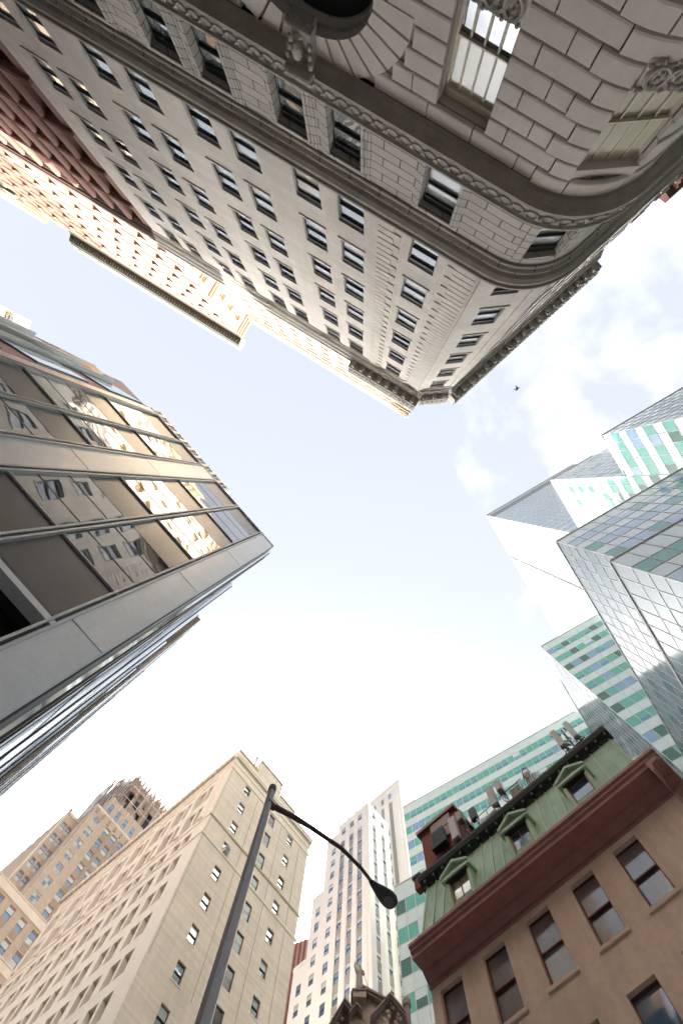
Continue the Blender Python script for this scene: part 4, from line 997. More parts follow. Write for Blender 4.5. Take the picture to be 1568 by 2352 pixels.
antenna('boxy grey panel antenna above the middle dormer, right of the tall grey one', -4.6, 24.05, 24.75, .30, 'ant_w', .3)
antenna('tall grey panel antenna left of the dark lattice at the right end of the roof', -.92, 23.75, 25.2, .30)
antenna('tall grey panel antenna right of the dark lattice at the right end of the roof', -.18, 23.65, 25.05, .28)
t = roof('radio_unit', 'dark radio unit on a leaning pole between the left and middle dormers', 'radio unit', -6.3, 15.3, 21.9)
b = MB(); fbox(b, FZ, -6.52, -6.18, 23.75, 24.5, .0, .22, 'ant_d'); b.build('case', t)
b = MB(); b.tube(FZ.pt(-6.2, 21.9, 0), FZ.pt(-6.35, 24.5, -.05), .04, .04, 'ant_d'); b.tube(FZ.pt(-6.1, 23.0, .1), FZ.pt(-6.25, 23.7, .1), .05, .05, 'ant_w'); b.build('mast', t)
t = roof('equipment_cabinet', 'brown equipment cabinet behind a short rail over the middle of the roof', 'cabinet', -4.0, 15.6, 21.9)
b = MB(); fbox(b, FZ, -4.3, -3.72, 23.1, 24.1, -.5, -.1, 'ant_p'); b.build('case', t)
b = MB()
for x in (-4.45, -4.2, -3.95, -3.7): b.tube(FZ.pt(x, 22.8, .05), FZ.pt(x, 24.0, .05), .02, .02, 'ant_p', 5)
b.tube(FZ.pt(-4.45, 24.0, .05), FZ.pt(-3.7, 24.0, .05), .02, .02, 'ant_p', 5); b.build('rail', t)
t = roof('dish_bracket', 'grey rooftop panel with a looped cable left of the right dormer', 'antenna', -3.2, 15.3, 21.9)
b = MB(); fbox(b, FZ, -3.32, -3.02, 23.0, 24.1, 0, .15, 'ant_w'); fbox(b, FZ, -2.98, -2.72, 23.0, 23.8, -.1, .05, 'ant_w'); b.build('panel', t)
b = MB(); b.ring(FZ.pt(-3.1, 23.9, .2), FZ.u, Vector((0, 0, 1)), .16, .38, .022, 'ant_d', 14, 5)
for i in range(5): b.tube(FZ.pt(-3.45+.13*i, 23.0, .16), FZ.pt(-3.3+.1*i, 23.9, .18), .014, .014, 'ant_d', 5)
b.build('cable', t)
t = roof('antenna_lattice', 'dark tangle of brackets and cables between the two right-hand panel antennas', 'antenna bracket', -.55, 15.3, 21.9)
b = MB(); random.seed(11); 
for i in range(26):
    a = -.95+.8*random.random(); z = 23.0+1.9*random.random(); b.tube(FZ.pt(a, z, -.1+.3*random.random()), FZ.pt(a+random.uniform(-.3, .3), z+random.uniform(-.35, .35), -.1+.3*random.random()), .022, .022, 'ant_w' if i % 5 == 0 else 'ant_d', 5)
b.tube(FZ.pt(-.55, 21.9, 0), FZ.pt(-.55, 25.0, 0), .05, .05, 'ant_d'); b.tube(FZ.pt(-1.3, 23.3, 0), FZ.pt(.1, 23.5, 0), .03, .03, 'ant_d'); b.build('bracket', t)
t = roof('conduit_run', 'thin pale conduit rail running along the roof between the antennas', 'conduit', -5, 15.3, 21.9)
b = MB(); b.tube(FZ.pt(-6.9, 23.9, .0), FZ.pt(-3.5, 24.15, .0), .022, .022, 'ant_w', 5); b.tube(FZ.pt(-6.3, 23.25, .0), FZ.pt(-5.2, 23.4, .0), .14, .14, 'ant_w', 8)
for x in (-6.6, -5.7, -4.6, -3.6): b.tube(FZ.pt(x, 21.9, 0), FZ.pt(x, 24.0, 0), .02, .02, 'ant_d', 5)
b.build('pipe', t)

# ================================================================== beige building, bottom centre
T8 = thing('beige_building', 'beige office building with plain end wall and stepped parapet, behind the street lamp', 'building', (-17.7, 38.0, GZ))
W8 = Wins(T8); H8 = 70.4
F8 = Face(49.9, 1, 38.0); 
if F8.n.dot(Vector((-.766, .643, 0))) < 0: F8 = Face(49.9, -1, 38.0)
K8 = F8.pt(17.7, 0); S1 = 33.7
F8L = Face(139.3, 1, 1); F8L = F8L if F8L.n.dot(K8) > 0 else Face(139.3, -1, 1); F8L.d = F8L.n.dot(K8); e8 = F8L.u.dot(K8); d8 = 1 if F8L.u.dot(F8.n) > 0 else -1
hs = []; tp = [67.9-3.72*i for i in range(17)]
ka = wstyle(1.02, 1.75, 'frame_dk', 'glass_b', .06, .16, 0, 1, 'beige_s', glass2='glass', split=.5); kb = wstyle(1.02, 1.75, 'frame_dk', 'glass', .06, .16, 0, 1, 'beige_s', split=.5)
kc_ = wstyle(1.05, 2.1, 'frame_dk', 'spandrel6', .05, .12, 0, 0); kd = wstyle(1.02, 1.75, 'frame_dk', 'glass_b', .06, .16, 1, 1, 'beige_s', split=.5)
for i, t in enumerate(tp):
    for c, k in ((21.3, random.choice((ka, ka, kb, kd))), (30.1, random.choice((ka, kb, ka)))):
        hs.append((c-.51, c+.51, t-1.75, t)); W8.add(F8, c, t-1.75, k)
    hs.append((26.4-.52, 26.4+.52, t-2.1, t)); W8.add(F8, 26.4, t-2.1, kc_)
b = MB(); wall(b, F8, 17.7, S1, GZ, H8, hs, 'beige', .24); b.build('end_wall', T8)
hs = []; ups = [57.2, 60.9, 64.5, 67.4]; tl = [53.4-3.8*i for i in range(14)]
kl = wstyle(1.25, 2.35, 'frame_dk', 'glass', .06, .5, 0, 1)
def sL(x): return e8+d8*x
x = 2.45
while x < 34:
    for t in tl+[56.9]:
        hh = 2.35 if t < 56 else 1.7
        for q_ in (x, x+1.62): hs.append(tuple(sorted((sL(q_), sL(q_+1.25))))+(t-hh, t)); W8.add(F8L, sL(q_+.62), t-hh, wstyle(1.25, hh, 'frame_dk', 'glass', .06, .5, 0, 1))
    for t in (62.2, 66.9):
        for q_ in (x, x+1.62): hs.append(tuple(sorted((sL(q_), sL(q_+1.25))))+(t-3.2, t)); W8.add(F8L, sL(q_+.62), t-3.2, wstyle(1.25, 3.2, 'frame_dk', 'glass', .06, .6, 0, 2))
    x += 3.86
b = MB(); w0, w1 = sorted((sL(0), sL(34))); wall(b, F8L, w0, w1, GZ, H8, hs, 'beige_s', .6); b.build('street_wall', T8)
x = 1.9
for k in range(9):   # pilasters of the three top storeys and sills
    p = MB(); a0, a1 = sorted((sL(x-.45), sL(x+.35))); fbox(p, F8L, a0, a1, 58.6, 68.0, -.01, .25, 'beige_s'); p.build('pilaster', T8)
    x += 3.86
for F_c, a0, a1 in ((F8, 17.55, S1+.15), (F8L,)+tuple(sorted((sL(-.15), sL(34))))):
    p = MB(); sweep(p, F_c, a0, a1, [(0, 69.3), (.12, 69.4), (.12, 69.8), (.2, 69.9), (.2, 70.1), (.42, 70.25), (.42, 70.5), (.55, 70.65), (.55, 70.9), (0, 71.0)], ['beige_s', 'beige_s', 'beige_s', 'beige_dk', 'beige_dk', 'beige_s', 'beige_s', 'beige_s', 'beige_s']); p.build('cornice', T8)
    p = MB(); sweep(p, F_c, a0, a1, [(0, 67.95), (.15, 68.05), (.15, 68.3), (.06, 68.35), (.06, 68.6), (0, 68.7)], 'beige_s'); p.build('string_course', T8)
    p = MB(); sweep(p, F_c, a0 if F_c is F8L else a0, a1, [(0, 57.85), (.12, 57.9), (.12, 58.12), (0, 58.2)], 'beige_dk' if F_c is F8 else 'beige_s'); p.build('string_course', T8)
    p = MB(); sweep(p, F_c, a0, a1, [(0, 54.6), (.14, 54.7), (.14, 54.95), (0, 55.05)], 'beige_s'); p.build('string_course', T8)
s = w0
while s < w1: p = MB(); fbox(p, F8L, s, s+.38, 69.9, 70.22, .18, .5, 'beige_dk'); p.build('modillion', T8); s += .95
p = MB()
for x in (17.9, 23.3, 28.2, 31.9):
    fbox(p, F8, x, x+.06, 40, 69.2, -.01, .03, 'beige_dk')
p.build('drain_line', T8)
for x0, x1, zt in ((17.75, 21.9, 73.1), (21.9, 26.9, 75.9), (26.9, 30.2, 73.4), (30.2, 33.6, 71.6)):
    p = MB(); prism(p, body(F8, x0+.01, x1-.01, 38.3, 44), 70.8, zt, 'beige', 'beige_s'); q0 = F8.at(38.3); sweep(p, q0, x0, x1, [(0, zt-.1), (.15, zt), (.15, zt+.25), (0, zt+.3)], 'beige_dk'); p.build('parapet', T8)
b = MB(); prism(b, [tuple(p)[:2] for p in (F8.at(38.8).pt(18.4, 0), F8.at(38.8).pt(S1-.02, 0), F8.at(72).pt(S1-.02, 0), F8.at(72).pt(18.4, 0))], GZ, 70.6, 'interior', 'beige'); fbox(b, F8, S1-.3, S1, GZ, H8, -34, -.01, 'beige'); b.build('building_core', T8)
W8.finish()
t = thing('roof_flue', 'white capped metal flue pipe on the parapet of the beige building', 'flue', tuple(F8.at(40).pt(22.2, 72)))
p = MB(); Fv = F8.at(39.6); p.tube(Fv.pt(21.7, 71, 0), Fv.pt(21.7, 76.9, 0), .16, .16, 'white_p', 10); p.build('pipe', t); p = MB(); p.tube(Fv.pt(21.7, 76.9, 0), Fv.pt(21.7, 78.3, 0), .24, .24, 'white_p', 10); p.build('cap', t)
t = thing('air_conditioner', 'window air conditioner jutting from the beige end wall, upper left column', 'air conditioner', tuple(F8.pt(21.3, 55.6, .1)))
p = MB(); fbox(p, F8, 20.95, 21.6, 55.0, 55.75, -.1, .55, 'white_p'); p.build('case', t)
p = MB()
for i in range(5): fbox(p, F8, 21.0, 21.55, 55.08+.12*i, 55.12+.12*i, .55, .57, 'steel_dk')
p.build('grille', t)

# ================================================================== tan brick tower with netted crown, bottom left
T7 = thing('brick_crown_tower', 'tan brick setback tower with scaffold netting round its crown, bottom left', 'office tower', (-62, 75, GZ))
W7 = Wins(T7); F7 = Face(48.4, 1, 100.0)
if F7.n.dot(Vector((-.748, .664, 0))) < 0: F7 = Face(48.4, -1, 100.0)
K7 = F7.pt(15.0, 0); F7L = Face(138.4, 1, 1); F7L = F7L if F7L.n.dot(K7) > 0 else Face(138.4, -1, 1); F7L.d = F7L.n.dot(K7); e7 = F7L.u.dot(K7); d7 = 1 if F7L.u.dot(F7.n) > 0 else -1
hs = []; fz = [118.1-3.82*i for i in range(8)]
k1 = [wstyle(1.5, 2.3, 'tan_dk', g, .05, .2, 0, 1, None, glass2=g2, split=.5) for g, g2 in (('glass_blue', 'glass_b'), ('glass_b', 'glass_blue'), ('glass_blue', 'glass_blue'))]
k0 = [wstyle(.78, 2.3, 'white_p', g, .05, .2, 0, 1, None, glass2=g2, split=.5) for g, g2 in (('glass_blue', 'glass_b'), ('glass_b', 'glass_blue'))]
for t in fz:
    for c in (16.75, 17.65, 30.5, 31.4): hs.append((c-.39, c+.39, t-2.3, t)); W7.add(F7, c, t-2.3, random.choice(k0))
    for c in (20.85, 23.2, 25.5, 27.8): hs.append((c-.75, c+.75, t-2.3, t)); W7.add(F7, c, t-2.3, random.choice(k1))
b = MB(); wall(b, F7, 15, 33.5, 86, 120.6, hs, 'tan', .3); b.build('shaft_wall', T7)
for c in (22.02, 24.35, 26.65): 
    for dx in (-.28, .0, .28): p = MB(); fbox(p, F7, c+dx-.08, c+dx+.08, 88, 117.8, -.01, .2, 'tan'); p.build('brick_rib', T7)
for t in fz:
    for c in (20.85, 23.2, 25.5, 27.8): p = MB(); fbox(p, F7, c-.72, c+.72, t-3.8, t-2.33, -.1, .03, 'tan_dk'); p.build('brick_spandrel', T7)
hs = []
def s7(x): return e7+d7*x
x = 1.6; j = 0
while x < 30:
    for t in fz:
        if t < 119-x*.55: hs.append(tuple(sorted((s7(x), s7(x+1.3))))+(t-2.3, t)); W7.add(F7L, s7(x+.65), t-2.3, wstyle(1.3, 2.3, 'tan_dk', 'glass_blue', .05, .2, 0, 1))
    x += 2.5
b = MB()
for x0, x1, zt in ((0, 8, 120.6), (8, 17, 114.5), (17, 24, 107), (24, 32, 99)):
    a0, a1 = sorted((s7(x0), s7(x1))); wall(b, F7L, a0, a1, 60, zt, hs, 'tan', .3); p = MB(); fbox(p, F7L, a0, a1, zt-.5, zt+.4, -.3, .25, 'tan_lt'); p.build('parapet', T7)
b.build('side_wall', T7)
F7W = F7L.at(11.5); hs = []; x = 4.6
while x < 27:
    for t in [114.2-3.82*i for i in range(8)]: hs.append(tuple(sorted((s7(x), s7(x+1.4))))+(t-2.3, t)); W7.add(F7W, s7(x+.7), t-2.3, wstyle(1.4, 2.3, 'tan_dk', 'glass_blue', .05, .25, 0, 1))
    x += 2.7
b = MB(); a0, a1 = sorted((s7(3.5), s7(28))); wall(b, F7W, a0, a1, 60, 116.5, hs, 'tan', .4); b.build('wing_wall', T7)
F7f = F7.at(103.5); hs = []
for t in [114.2-3.82*i for i in range(8)]:
    for c in (12.45, 14.05): hs.append((c-.55, c+.55, t-2.3, t)); W7.add(F7f, c, t-2.3, random.choice(k1) if False else wstyle(1.1, 2.3, 'tan_dk', 'glass_blue', .05, .2, 0, 1, None, glass2='glass_b'))
b = MB(); wall(b, F7f, 11.5, 15, 60, 116.5, hs, 'tan', .3); fbox(b, F7f, 11.45, 15, 116.5, 117.2, -.3, .2, 'tan_lt'); b.build('wing_wall', T7)
for i in range(10):
    p = MB(); x = 3.9+2.7*i; a0, a1 = sorted((s7(x-.35), s7(x+.35))); fbox(p, F7W, a0, a1, 78, 117.4, -.01, .45, 'tan_lt'); fbox(p, F7W, a0, a1, 117.4, 118.2, -.2, .35, 'terra'); p.build('buttress', T7)
for i in range(13):
    p = MB(); x = 1.1+2.5*i; a0, a1 = sorted((s7(x-.3), s7(x+.2))); zt = 118.5 if x < 8 else 112.5 if x < 17 else 105 if x < 24 else 97; fbox(p, F7L, a0, a1, 86, zt, -.01, .28, 'tan_lt'); p.build('buttress', T7)
for zt, w in ((120.6, .4), (117.0, .0)):
    if w: p = MB(); sweep(p, F7, 14.8, 33.5, [(0, zt-.6), (.3, zt-.4), (.3, zt+.1), (0, zt+.3)], 'tan_lt'); p.build('parapet', T7)
for i in range(9):
    p = MB(); x = 15.6+2.1*i; fbox(p, F7, x, x+.5, 118.6, 120.0, -.01, .2, 'tan_dk'); p.build('corbel', T7)
# crown
def cpoly(e, f=0): return [tuple(F7.at(d_).pt(a_, 0))[:2] for a_, d_ in ((20.3-e, 104-e), (40, 104-e), (40, 116), (16.6-e, 116), (16.6-e, 108-e*.6))]
b = MB(); prism(b, body(F7, 16.8, 33, 101.0, 122), 119, 127.5, 'tan', 'tan_lt'); b.build('upper_stage', T7)
for i in range(6): W7.add(F7.at(101.0), 18.3+2.6*i, 122.0, wstyle(1.2, 3.4, 'tan_dk', 'glass_blue', .1, .0, 0, 1), .1)
for i in range(6): p = MB(); fbox(p, F7.at(101.0), 18.3+2.6*i-.85, 18.3+2.6*i-.65, 121, 127.4, 0, .3, 'tan_lt'); p.build('buttress', T7)
b = MB(); prism(b, cpoly(0), 119, 139.4, 'tan_dk', 'tan'); prism(b, cpoly(-.6), 139.4, 143.0, 'tan_lt', 'tan_lt'); b.build('crown_drum', T7)
for i in range(7):
    p = MB(); a_ = 21.2+2.6*i; Fc_ = F7.at(104.0); fbox(p, Fc_, a_-.6, a_+.6, 128, 136.5, .0, .1, 'steel_dk'); fbox(p, Fc_, a_+.85, a_+1.5, 127, 139, 0, .5, 'tan'); p.build('tall_bay', T7)
cp_ = cpoly(1.0); n = 12; b = MB(); random.seed(5)
zz_ = [120.5, 123, 126, 129, 132, 135, 138, 140.6]
for (A0, A1) in ((cp_[4], cp_[0]), (cp_[0], cp_[1]), (cp_[3], cp_[4])):   # ragged net hung on the scaffold
    g_ = {}
    for i in range(n+1):
        for j, z in enumerate(zz_):
            f_ = i/n; k_ = .5*math.sin(i*1.7+j*1.1)+.4*math.sin(i*.9-j*2.3); x = A0[0]+(A1[0]-A0[0])*f_; y = A0[1]+(A1[1]-A0[1])*f_; L_ = math.hypot(x, y); g_[i, j] = (x-x/L_*(k_+.3), y-y/L_*(k_+.3), z+(.5*math.sin(i*1.3) if j in (0, 7) else 0))
    for i in range(n):
        for j in range(7):
            if random.random() < (.5 if j > 3 else .3): continue
            b.poly([g_[i, j], g_[i+1, j], g_[i+1, j+1], g_[i, j+1]], 'net')
b.build('scaffold_net', T7)
for i in range(9):
    p = MB(); a_ = 19.9+2.2*i; P = F7.at(103.6).pt(a_, 140.2); p.tube(P, P+Vector((0, 0, 3.2)), .42, .36, 'tan_lt', 6); p.ball(P+Vector((0, 0, 3.4)), .4, .4, .4, 'tan_lt', 6, 4); p.build('pinnacle', T7)
for i in range(3):
    p = MB(); P = F7.at(105.4+1.2*i).pt(19.6-1.1*i, 140.4); p.tube(P, P+Vector((0, 0, 2.8)), .42, .36, 'tan_lt', 6); p.ball(P+Vector((0, 0, 3.0)), .4, .4, .4, 'tan_lt', 6, 4); p.build('pinnacle', T7)
for i in range(16):
    p = MB(); a_ = 19.6+1.2*i; fbox(p, F7.at(104.0), a_-.3, a_+.3, 140.6, 142.4, .55, .75, 'tan_dk'); p.build('parapet_opening', T7)
p = MB()
for (A0, A1) in ((cp_[4], cp_[0]), (cp_[0], cp_[1]), (cp_[3], cp_[4])):
    for i in range(9):
        f_ = i/8; x = (A0[0]+(A1[0]-A0[0])*f_)*.99; y = (A0[1]+(A1[1]-A0[1])*f_)*.99; p.tube((x, y, 119), (x, y, 141.5), .07, .07, 'ant_w', 5)
    for z in (122, 127, 132, 137, 141): p.tube((A0[0]*.99, A0[1]*.99, z), (A1[0]*.99, A1[1]*.99, z), .07, .07, 'ant_w', 5)
p.build('scaffold_frame', T7)
b = MB(); prism(b, body(F7, 15.6, 33.4, 100.6, 130), 60, 119.5, 'interior', 'tan_lt'); b.build('building_core', T7)
# lower body of the same tower
F7b = F7.at(98.0); hs = []
kq = [wstyle(1.5, 2.5, 'tan_dk', g, .05, .25, 0, 1, None, glass2=g2, split=.5) for g, g2 in (('glass_blue', 'glass_b'), ('glass_b', 'glass_blue'), ('glass_blue', 'glass_blue'))]
lz = [88.05, 83.7, 78.4, 74.4, 70.4, 66.4]
for t in lz:
    for c in [14.9+3.05*i for i in range(-8, 6)]: hs.append((c-.75, c+.75, t-2.5, t)); W7.add(F7b, c, t-2.5, random.choice(kq))
b = MB(); wall(b, F7b, -12, 33.5, 40, 90.2, hs, 'tan', .3); b.build('lower_wall', T7)
for zt, zb_ in ((90.3, 88.4), (80.9, 79.2)):
    p = MB(); sweep(p, F7b, -12, 33.5, [(0, zb_), (.25, zb_+.1), (.25, zt-.3), (.4, zt-.2), (.4, zt), (-2, zt+.1)], 'tan_lt'); p.build('brick_band', T7)
for i in range(-8, 6):
    for t in lz[:3]: p = MB(); c = 14.9+3.05*i; fbox(p, F7b, c-.75, c+.75, t-4.0, t-2.55, -.1, .03, 'tan_dk'); p.build('brick_spandrel', T7)
b = MB(); prism(b, body(F7b, -11.9, 33.4, 98.6, 130), GZ, 90, 'interior', 'tan_lt'); b.build('building_core', T7)
W7.finish()

# ================================================================== pale art deco tower, bottom centre right
T9 = thing('art_deco_tower', 'pale limestone art deco tower with dark vertical window strips and stepped shoulders', 'office tower', (1.8, 80, GZ))
W9 = Wins(T9); F9 = Face(-42.0, 1, 61.0)
if F9.n.dot(Vector((.669, .743, 0))) < 0: F9 = Face(-42.0, -1, 61.0)
steps = [(-62.7, -52.5, 128.8), (-66.4, -62.7, 126.4), (-69.4, -66.4, 110.6), (-72.6, -69.4, 96.0)]
kz = [wstyle(1.3, 2.2, 'frame_dk', g, .04, .10, 0, 1, None, glass2='glass_blue', split=.5) for g in ('glass_b', 'glass_b', 'glass_blue')]
ft = [121.9-3.79*i for i in range(23)]; hs = []
for t in ft+[126.6]:
    for c in (-55.4, -58.1, -60.9): hs.append((c-.65, c+.65, t-2.2, t)); W9.add(F9, c, t-2.2, random.choice(kz))
for t in ft: 
    for c, zm in ((-63.9, 125), (-67.4, 109), (-70.6, 94.5), (-73.4, 40)):
        if t < zm: hs.append((c-.62, c+.62, t-2.2, t)); W9.add(F9, c, t-2.2, random.choice(kz))
b = MB()
for a0, a1, zt in steps: wall(b, F9, a0, a1, GZ, zt, hs, 'pale', .2)
b.build('front_wall', T9)
for c in (-55.4, -58.1, -60.9):
    for t in ft[:22]: p = MB(); fbox(p, F9, c-.64, c+.64, t-3.77, t-2.22, -.02, .02, 'pale_dk'); p.build('dark_spandrel', T9)
b = MB()
for c in (-54.0, -56.75, -59.5, -62.2): fbox(b, F9, c-.62, c+.62, 45, 124.2, -.01, .16, 'pale')
b.build('pier_strips', T9)
for a0, a1, zt in steps: p = MB(); sweep(p, F9, a0-.1, a1, [(0, zt-.9), (.12, zt-.8), (.12, zt), (-.8, zt+.1)], 'pale'); p.build('parapet', T9)
for c in (-56.8, -59.5, -62.1): p = MB(); p.ball(F9.pt(c, 128.9, -.1), .45, .45, .6, 'pale', 8, 6); p.build('parapet_finial', T9)
K9 = F9.pt(-52.5, 0); G9 = Face(48, 1, 1); G9 = G9 if G9.n.dot(K9) > 0 else Face(48, -1, 1); G9.d = G9.n.dot(K9); e9 = G9.u.dot(K9); d9 = 1 if G9.u.dot(F9.n) > 0 else -1
hs = []
for t in ft+[126.6]:
    for q_ in (2.0, 5.2, 8.1): c = e9+d9*q_; hs.append((c-.55, c+.55, t-2.2, t)); W9.add(G9, c, t-2.2, kz[0])
b = MB(); a0, a1 = sorted((e9, e9+d9*10.6)); wall(b, G9, a0, a1, GZ, 128.8, hs, 'pale', .2); b.build('side_wall', T9)
for t in ft[:22]:
    for q_ in (2.0, 5.2): c = e9+d9*q_; p = MB(); fbox(p, G9, c-.54, c+.54, t-3.77, t-2.2, -.1, .03, 'pale_dk'); p.build('dark_spandrel', T9)
# taller rear shaft with two louvre strips
HB = 145.0; dA = HB*.4775; xB = HB*.3311; F9b = F9.at(dA)
lB = F9b.u.dot(G9.n)
cc = lambda xb: xb*(1 if lB > 0 else -1)
ends = sorted((cc(xB), cc(xB+16)))
b = MB(); fbox(b, F9b, ends[0], ends[1], GZ, HB, -14, 0, 'pale'); b.build('rear_shaft', T9)
sd_ = 1 if cc(1) > 0 else -1
for xb in (xB+3.6, xB+6.3, xB+9.3):
    p = MB(); c = cc(xb); fbox(p, F9b, c-.55, c+.55, GZ, 137.6 if xb < xB+8 else 134, -.02, .03, 'pale_dk'); p.build('louvre_strip', T9)
    p = MB(); fbox(p, F9b, c-.5, c+.5, 139.4, 141.6, -.02, .05, 'glass_blue' if xb < xB+4 else 'pale_dk'); p.build('small_louvre', T9)
for xb in (xB+1.7, xB+5.0, xB+7.8): p = MB(); c = cc(xb); fbox(p, F9b, c-.75, c+.75, GZ, 138.5, .0, .22, 'pale'); p.build('pier', T9)
p = MB(); sweep(p, F9b, ends[0]-.2, ends[1]+.2, [(0, 142.6), (.2, 142.8), (.2, HB+.1), (-1, HB+.2)], 'pale'); p.build('parapet', T9)
b = MB()
for x0, x1, zt in steps: prism(b, body(F9, x0+.05, x1-(.4 if x1 > -53 else .0), 61.5, 75), GZ, zt-1.2, 'interior', 'pale')
b.build('building_core', T9)
b = MB(); prism(b, body(F9.at(80), ends[0]+6, ends[0]+12, 80, 90), HB, HB+9, 'pale'); 
b.build('roof_house', T9)
W9.finish()
t = thing('roof_antenna', 'thin pair of white whip antennas above the art deco tower', 'antenna', tuple(F9b.pt(ends[0]+3, HB, -6)))
for dx in (0, 1.6):
    p = MB(); P = F9b.pt(ends[0]+1.2+dx, HB, -4); p.tube(P, P+Vector((0, 0, 9)), .10, .06, 'white_p', 6); p.tube(P+Vector((0, 0, 5)), P+Vector((0, 0, 8)), .25, .25, 'ant_w', 6); p.build('whip', t)

# dull red ribbed building in the gap
T17 = thing('red_ribbed_building', 'dull red ribbed building in the gap between the beige building and pale tower', 'building', (-14, 114, GZ))
b = MB(); base = [(-9, 107.8), (-24, 114.2), (-20, 124), (-5, 118)]; prism(b, base, GZ, 120, 'red_far'); b.build('wall', T17)
for i in range(14):
    p = MB(); x = -9.3-15*i/14; y = 107.9+6.4*i/14; p.tube((x, y-.1, GZ), (x, y-.1, 120), .25, .25, 'terra', 5); p.build('rib', T17)

# ================================================================== sooty sandstone gabled building with statue
T10 = thing('sandstone_gabled_building', 'sooty sandstone rooftop with gables and carved cornices at the bottom edge', 'building', (0.5, 27, GZ))
def ch(x, z, y=25.0): return Vector((x, y, z))
b = MB(); b.box(-2.2, 2.4, 25.3, 34, GZ, 22.4, 'church'); b.build('wall', T10)
b = MB(); b.hexa([ch(-.62, 22.2, 24.9), ch(1.35, 22.2, 24.9), ch(1.35, 22.2, 27), ch(-.62, 22.2, 27), ch(-.45, 23.9, 24.9), ch(.2, 24.25, 24.9), ch(.2, 24.2, 27), ch(-.45, 23.9, 27)], 'church')
b.poly([ch(.2, 24.2, 24.89), ch(-.45, 23.9, 24.89), ch(-.6, 22.3, 24.89), ch(1.3, 22.4, 24.89), ch(1.3, 23.6, 24.89)], 'church'); b.build('gable_wall', T10)
def beam(nm, x0, z0, x1, z1, y0=24.6, y1=26.2, th=.22, mk='church_dk'):
    p = MB()
    for k, (o, e) in enumerate(((0, 0), (.12, .1))):
        p.hexa([ch(x0, z0-th+o, y0-e), ch(x1, z1-th+o, y0-e), ch(x1, z1-th+o, y1), ch(x0, z0-th+o, y1), ch(x0, z0-th*.5+o, y0-e), ch(x1, z1-th*.5+o, y0-e), ch(x1, z1-th*.5+o, y1), ch(x0, z0-th*.5+o, y1)], mk)
    p.build(nm, T10)
beam('ridge_cornice', -.5, 24.0, .12, 24.36); beam('ridge_cornice', .12, 24.36, 1.25, 23.75)
beam('gable_coping', -1.5, 22.4, -.78, 23.72); beam('gable_coping', -.78, 23.72, -.38, 23.25)
beam('gable_coping', .42, 22.9, 1.42, 24.05); beam('gable_coping', 1.42, 24.05, 2.1, 23.2)
beam('gable_coping', -.55, 23.0, -.2, 23.45, th=.15); beam('gable_coping', -.2, 23.45, .05, 23.15, th=.15)
b = MB()
for x, z, r in ((-.8, 23.5, .22), (1.45, 23.6, .3), (1.2, 23.2, .3), (1.75, 23.1, .25), (-1.0, 23.0, .25), (.0, 23.0, .12), (.9, 23.1, .2)):
    for k in range(6): b.ball((x+.16*math.sin(k*2.4), 24.8+.04*k, z+.15*math.cos(k*1.7)), r*.32, r*.25, r*.38, 'church', 7, 5)
b.build('carved_ornament', T10)
t = thing('chimney_pipe', 'dark round capped chimney pipe right of the sandstone gables', 'chimney', (2.2, 25, 20))
p = MB(); p.tube((2.22, 25, 18), (2.22, 25, 23.9), .13, .13, 'church_dk', 12); p.build('pipe', t); p = MB(); p.tube((2.22, 25, 23.85), (2.22, 25, 24.1), .20, .20, 'church_dk', 12); p.ball((2.22, 25, 24.1), .2, .2, .12, 'church_dk', 12, 6); p.build('cap', t)
# robed statue with one arm raised
t = thing('statue', 'stone statue of a robed figure with a raised arm on the sandstone gable', 'statue', (-.08, 24.72, 24.12))
me = bpy.data.meshes.new('robed_figure'); bm = bmesh.new()
J = [((0, 0, .05), .20), ((0, 0, .35), .185), ((0, 0, .65), .16), ((0, 0, .85), .135), ((0, 0, 1.05), .155), ((0, 0, 1.2), .13), ((0, 0, 1.29), .055), ((0.01, 0, 1.36), .075), ((0.01, 0, 1.46), .085), ((0.01, 0, 1.54), .05),
     ((-.17, 0, 1.18), .07), ((-.24, -.03, 1.34), .055), ((-.25, -.06, 1.52), .04), ((-.20, -.08, 1.62), .035), ((.18, 0, 1.16), .07), ((.24, -.02, .98), .06), ((.17, -.12, .88), .045), ((.05, -.17, .90), .035)]
vv = [bm.verts.new((p[0]-.0, p[1], p[2])) for p, r in J]
for a, b_ in ((0, 1), (1, 2), (2, 3), (3, 4), (4, 5), (5, 6), (6, 7), (7, 8), (8, 9), (5, 10), (10, 11), (11, 12), (12, 13), (5, 14), (14, 15), (15, 16), (16, 17)): bm.edges.new((vv[a], vv[b_]))
bm.to_mesh(me); bm.free(); me.materials.append(M['church'])
so_ = bpy.data.objects.new('robed_figure', me); COL.objects.link(so_); so_.matrix_world = Matrix.Translation((-.08, 24.72, 24.12))
so_.parent = t; so_.matrix_parent_inverse = t.matrix_world.inverted()
md = so_.modifiers.new('skin', 'SKIN'); sv_ = me.skin_vertices[0].data
for i, (p, r_) in enumerate(J): sv_[i].radius = (r_*1.0, r_*.85)
sv_[3].use_root = True
so_.modifiers.new('sub', 'SUBSURF').render_levels = 2
tx = bpy.data.textures.new('folds', 'WOOD'); tx.noise_scale = .12; tx.wood_type = 'BANDNOISE'
dm = so_.modifiers.new('folds', 'DISPLACE'); dm.texture = tx; dm.strength = .035; dm.mid_level = .5
p = MB()
for k in range(9): a = 2*math.pi*k/9; p.tube((-.08+.19*math.cos(a), 24.72+.16*math.sin(a), 24.12), (-.08+.13*math.cos(a), 24.72+.11*math.sin(a), 24.97), .035, .015, 'church', 5)
p.build('robe_folds', t)
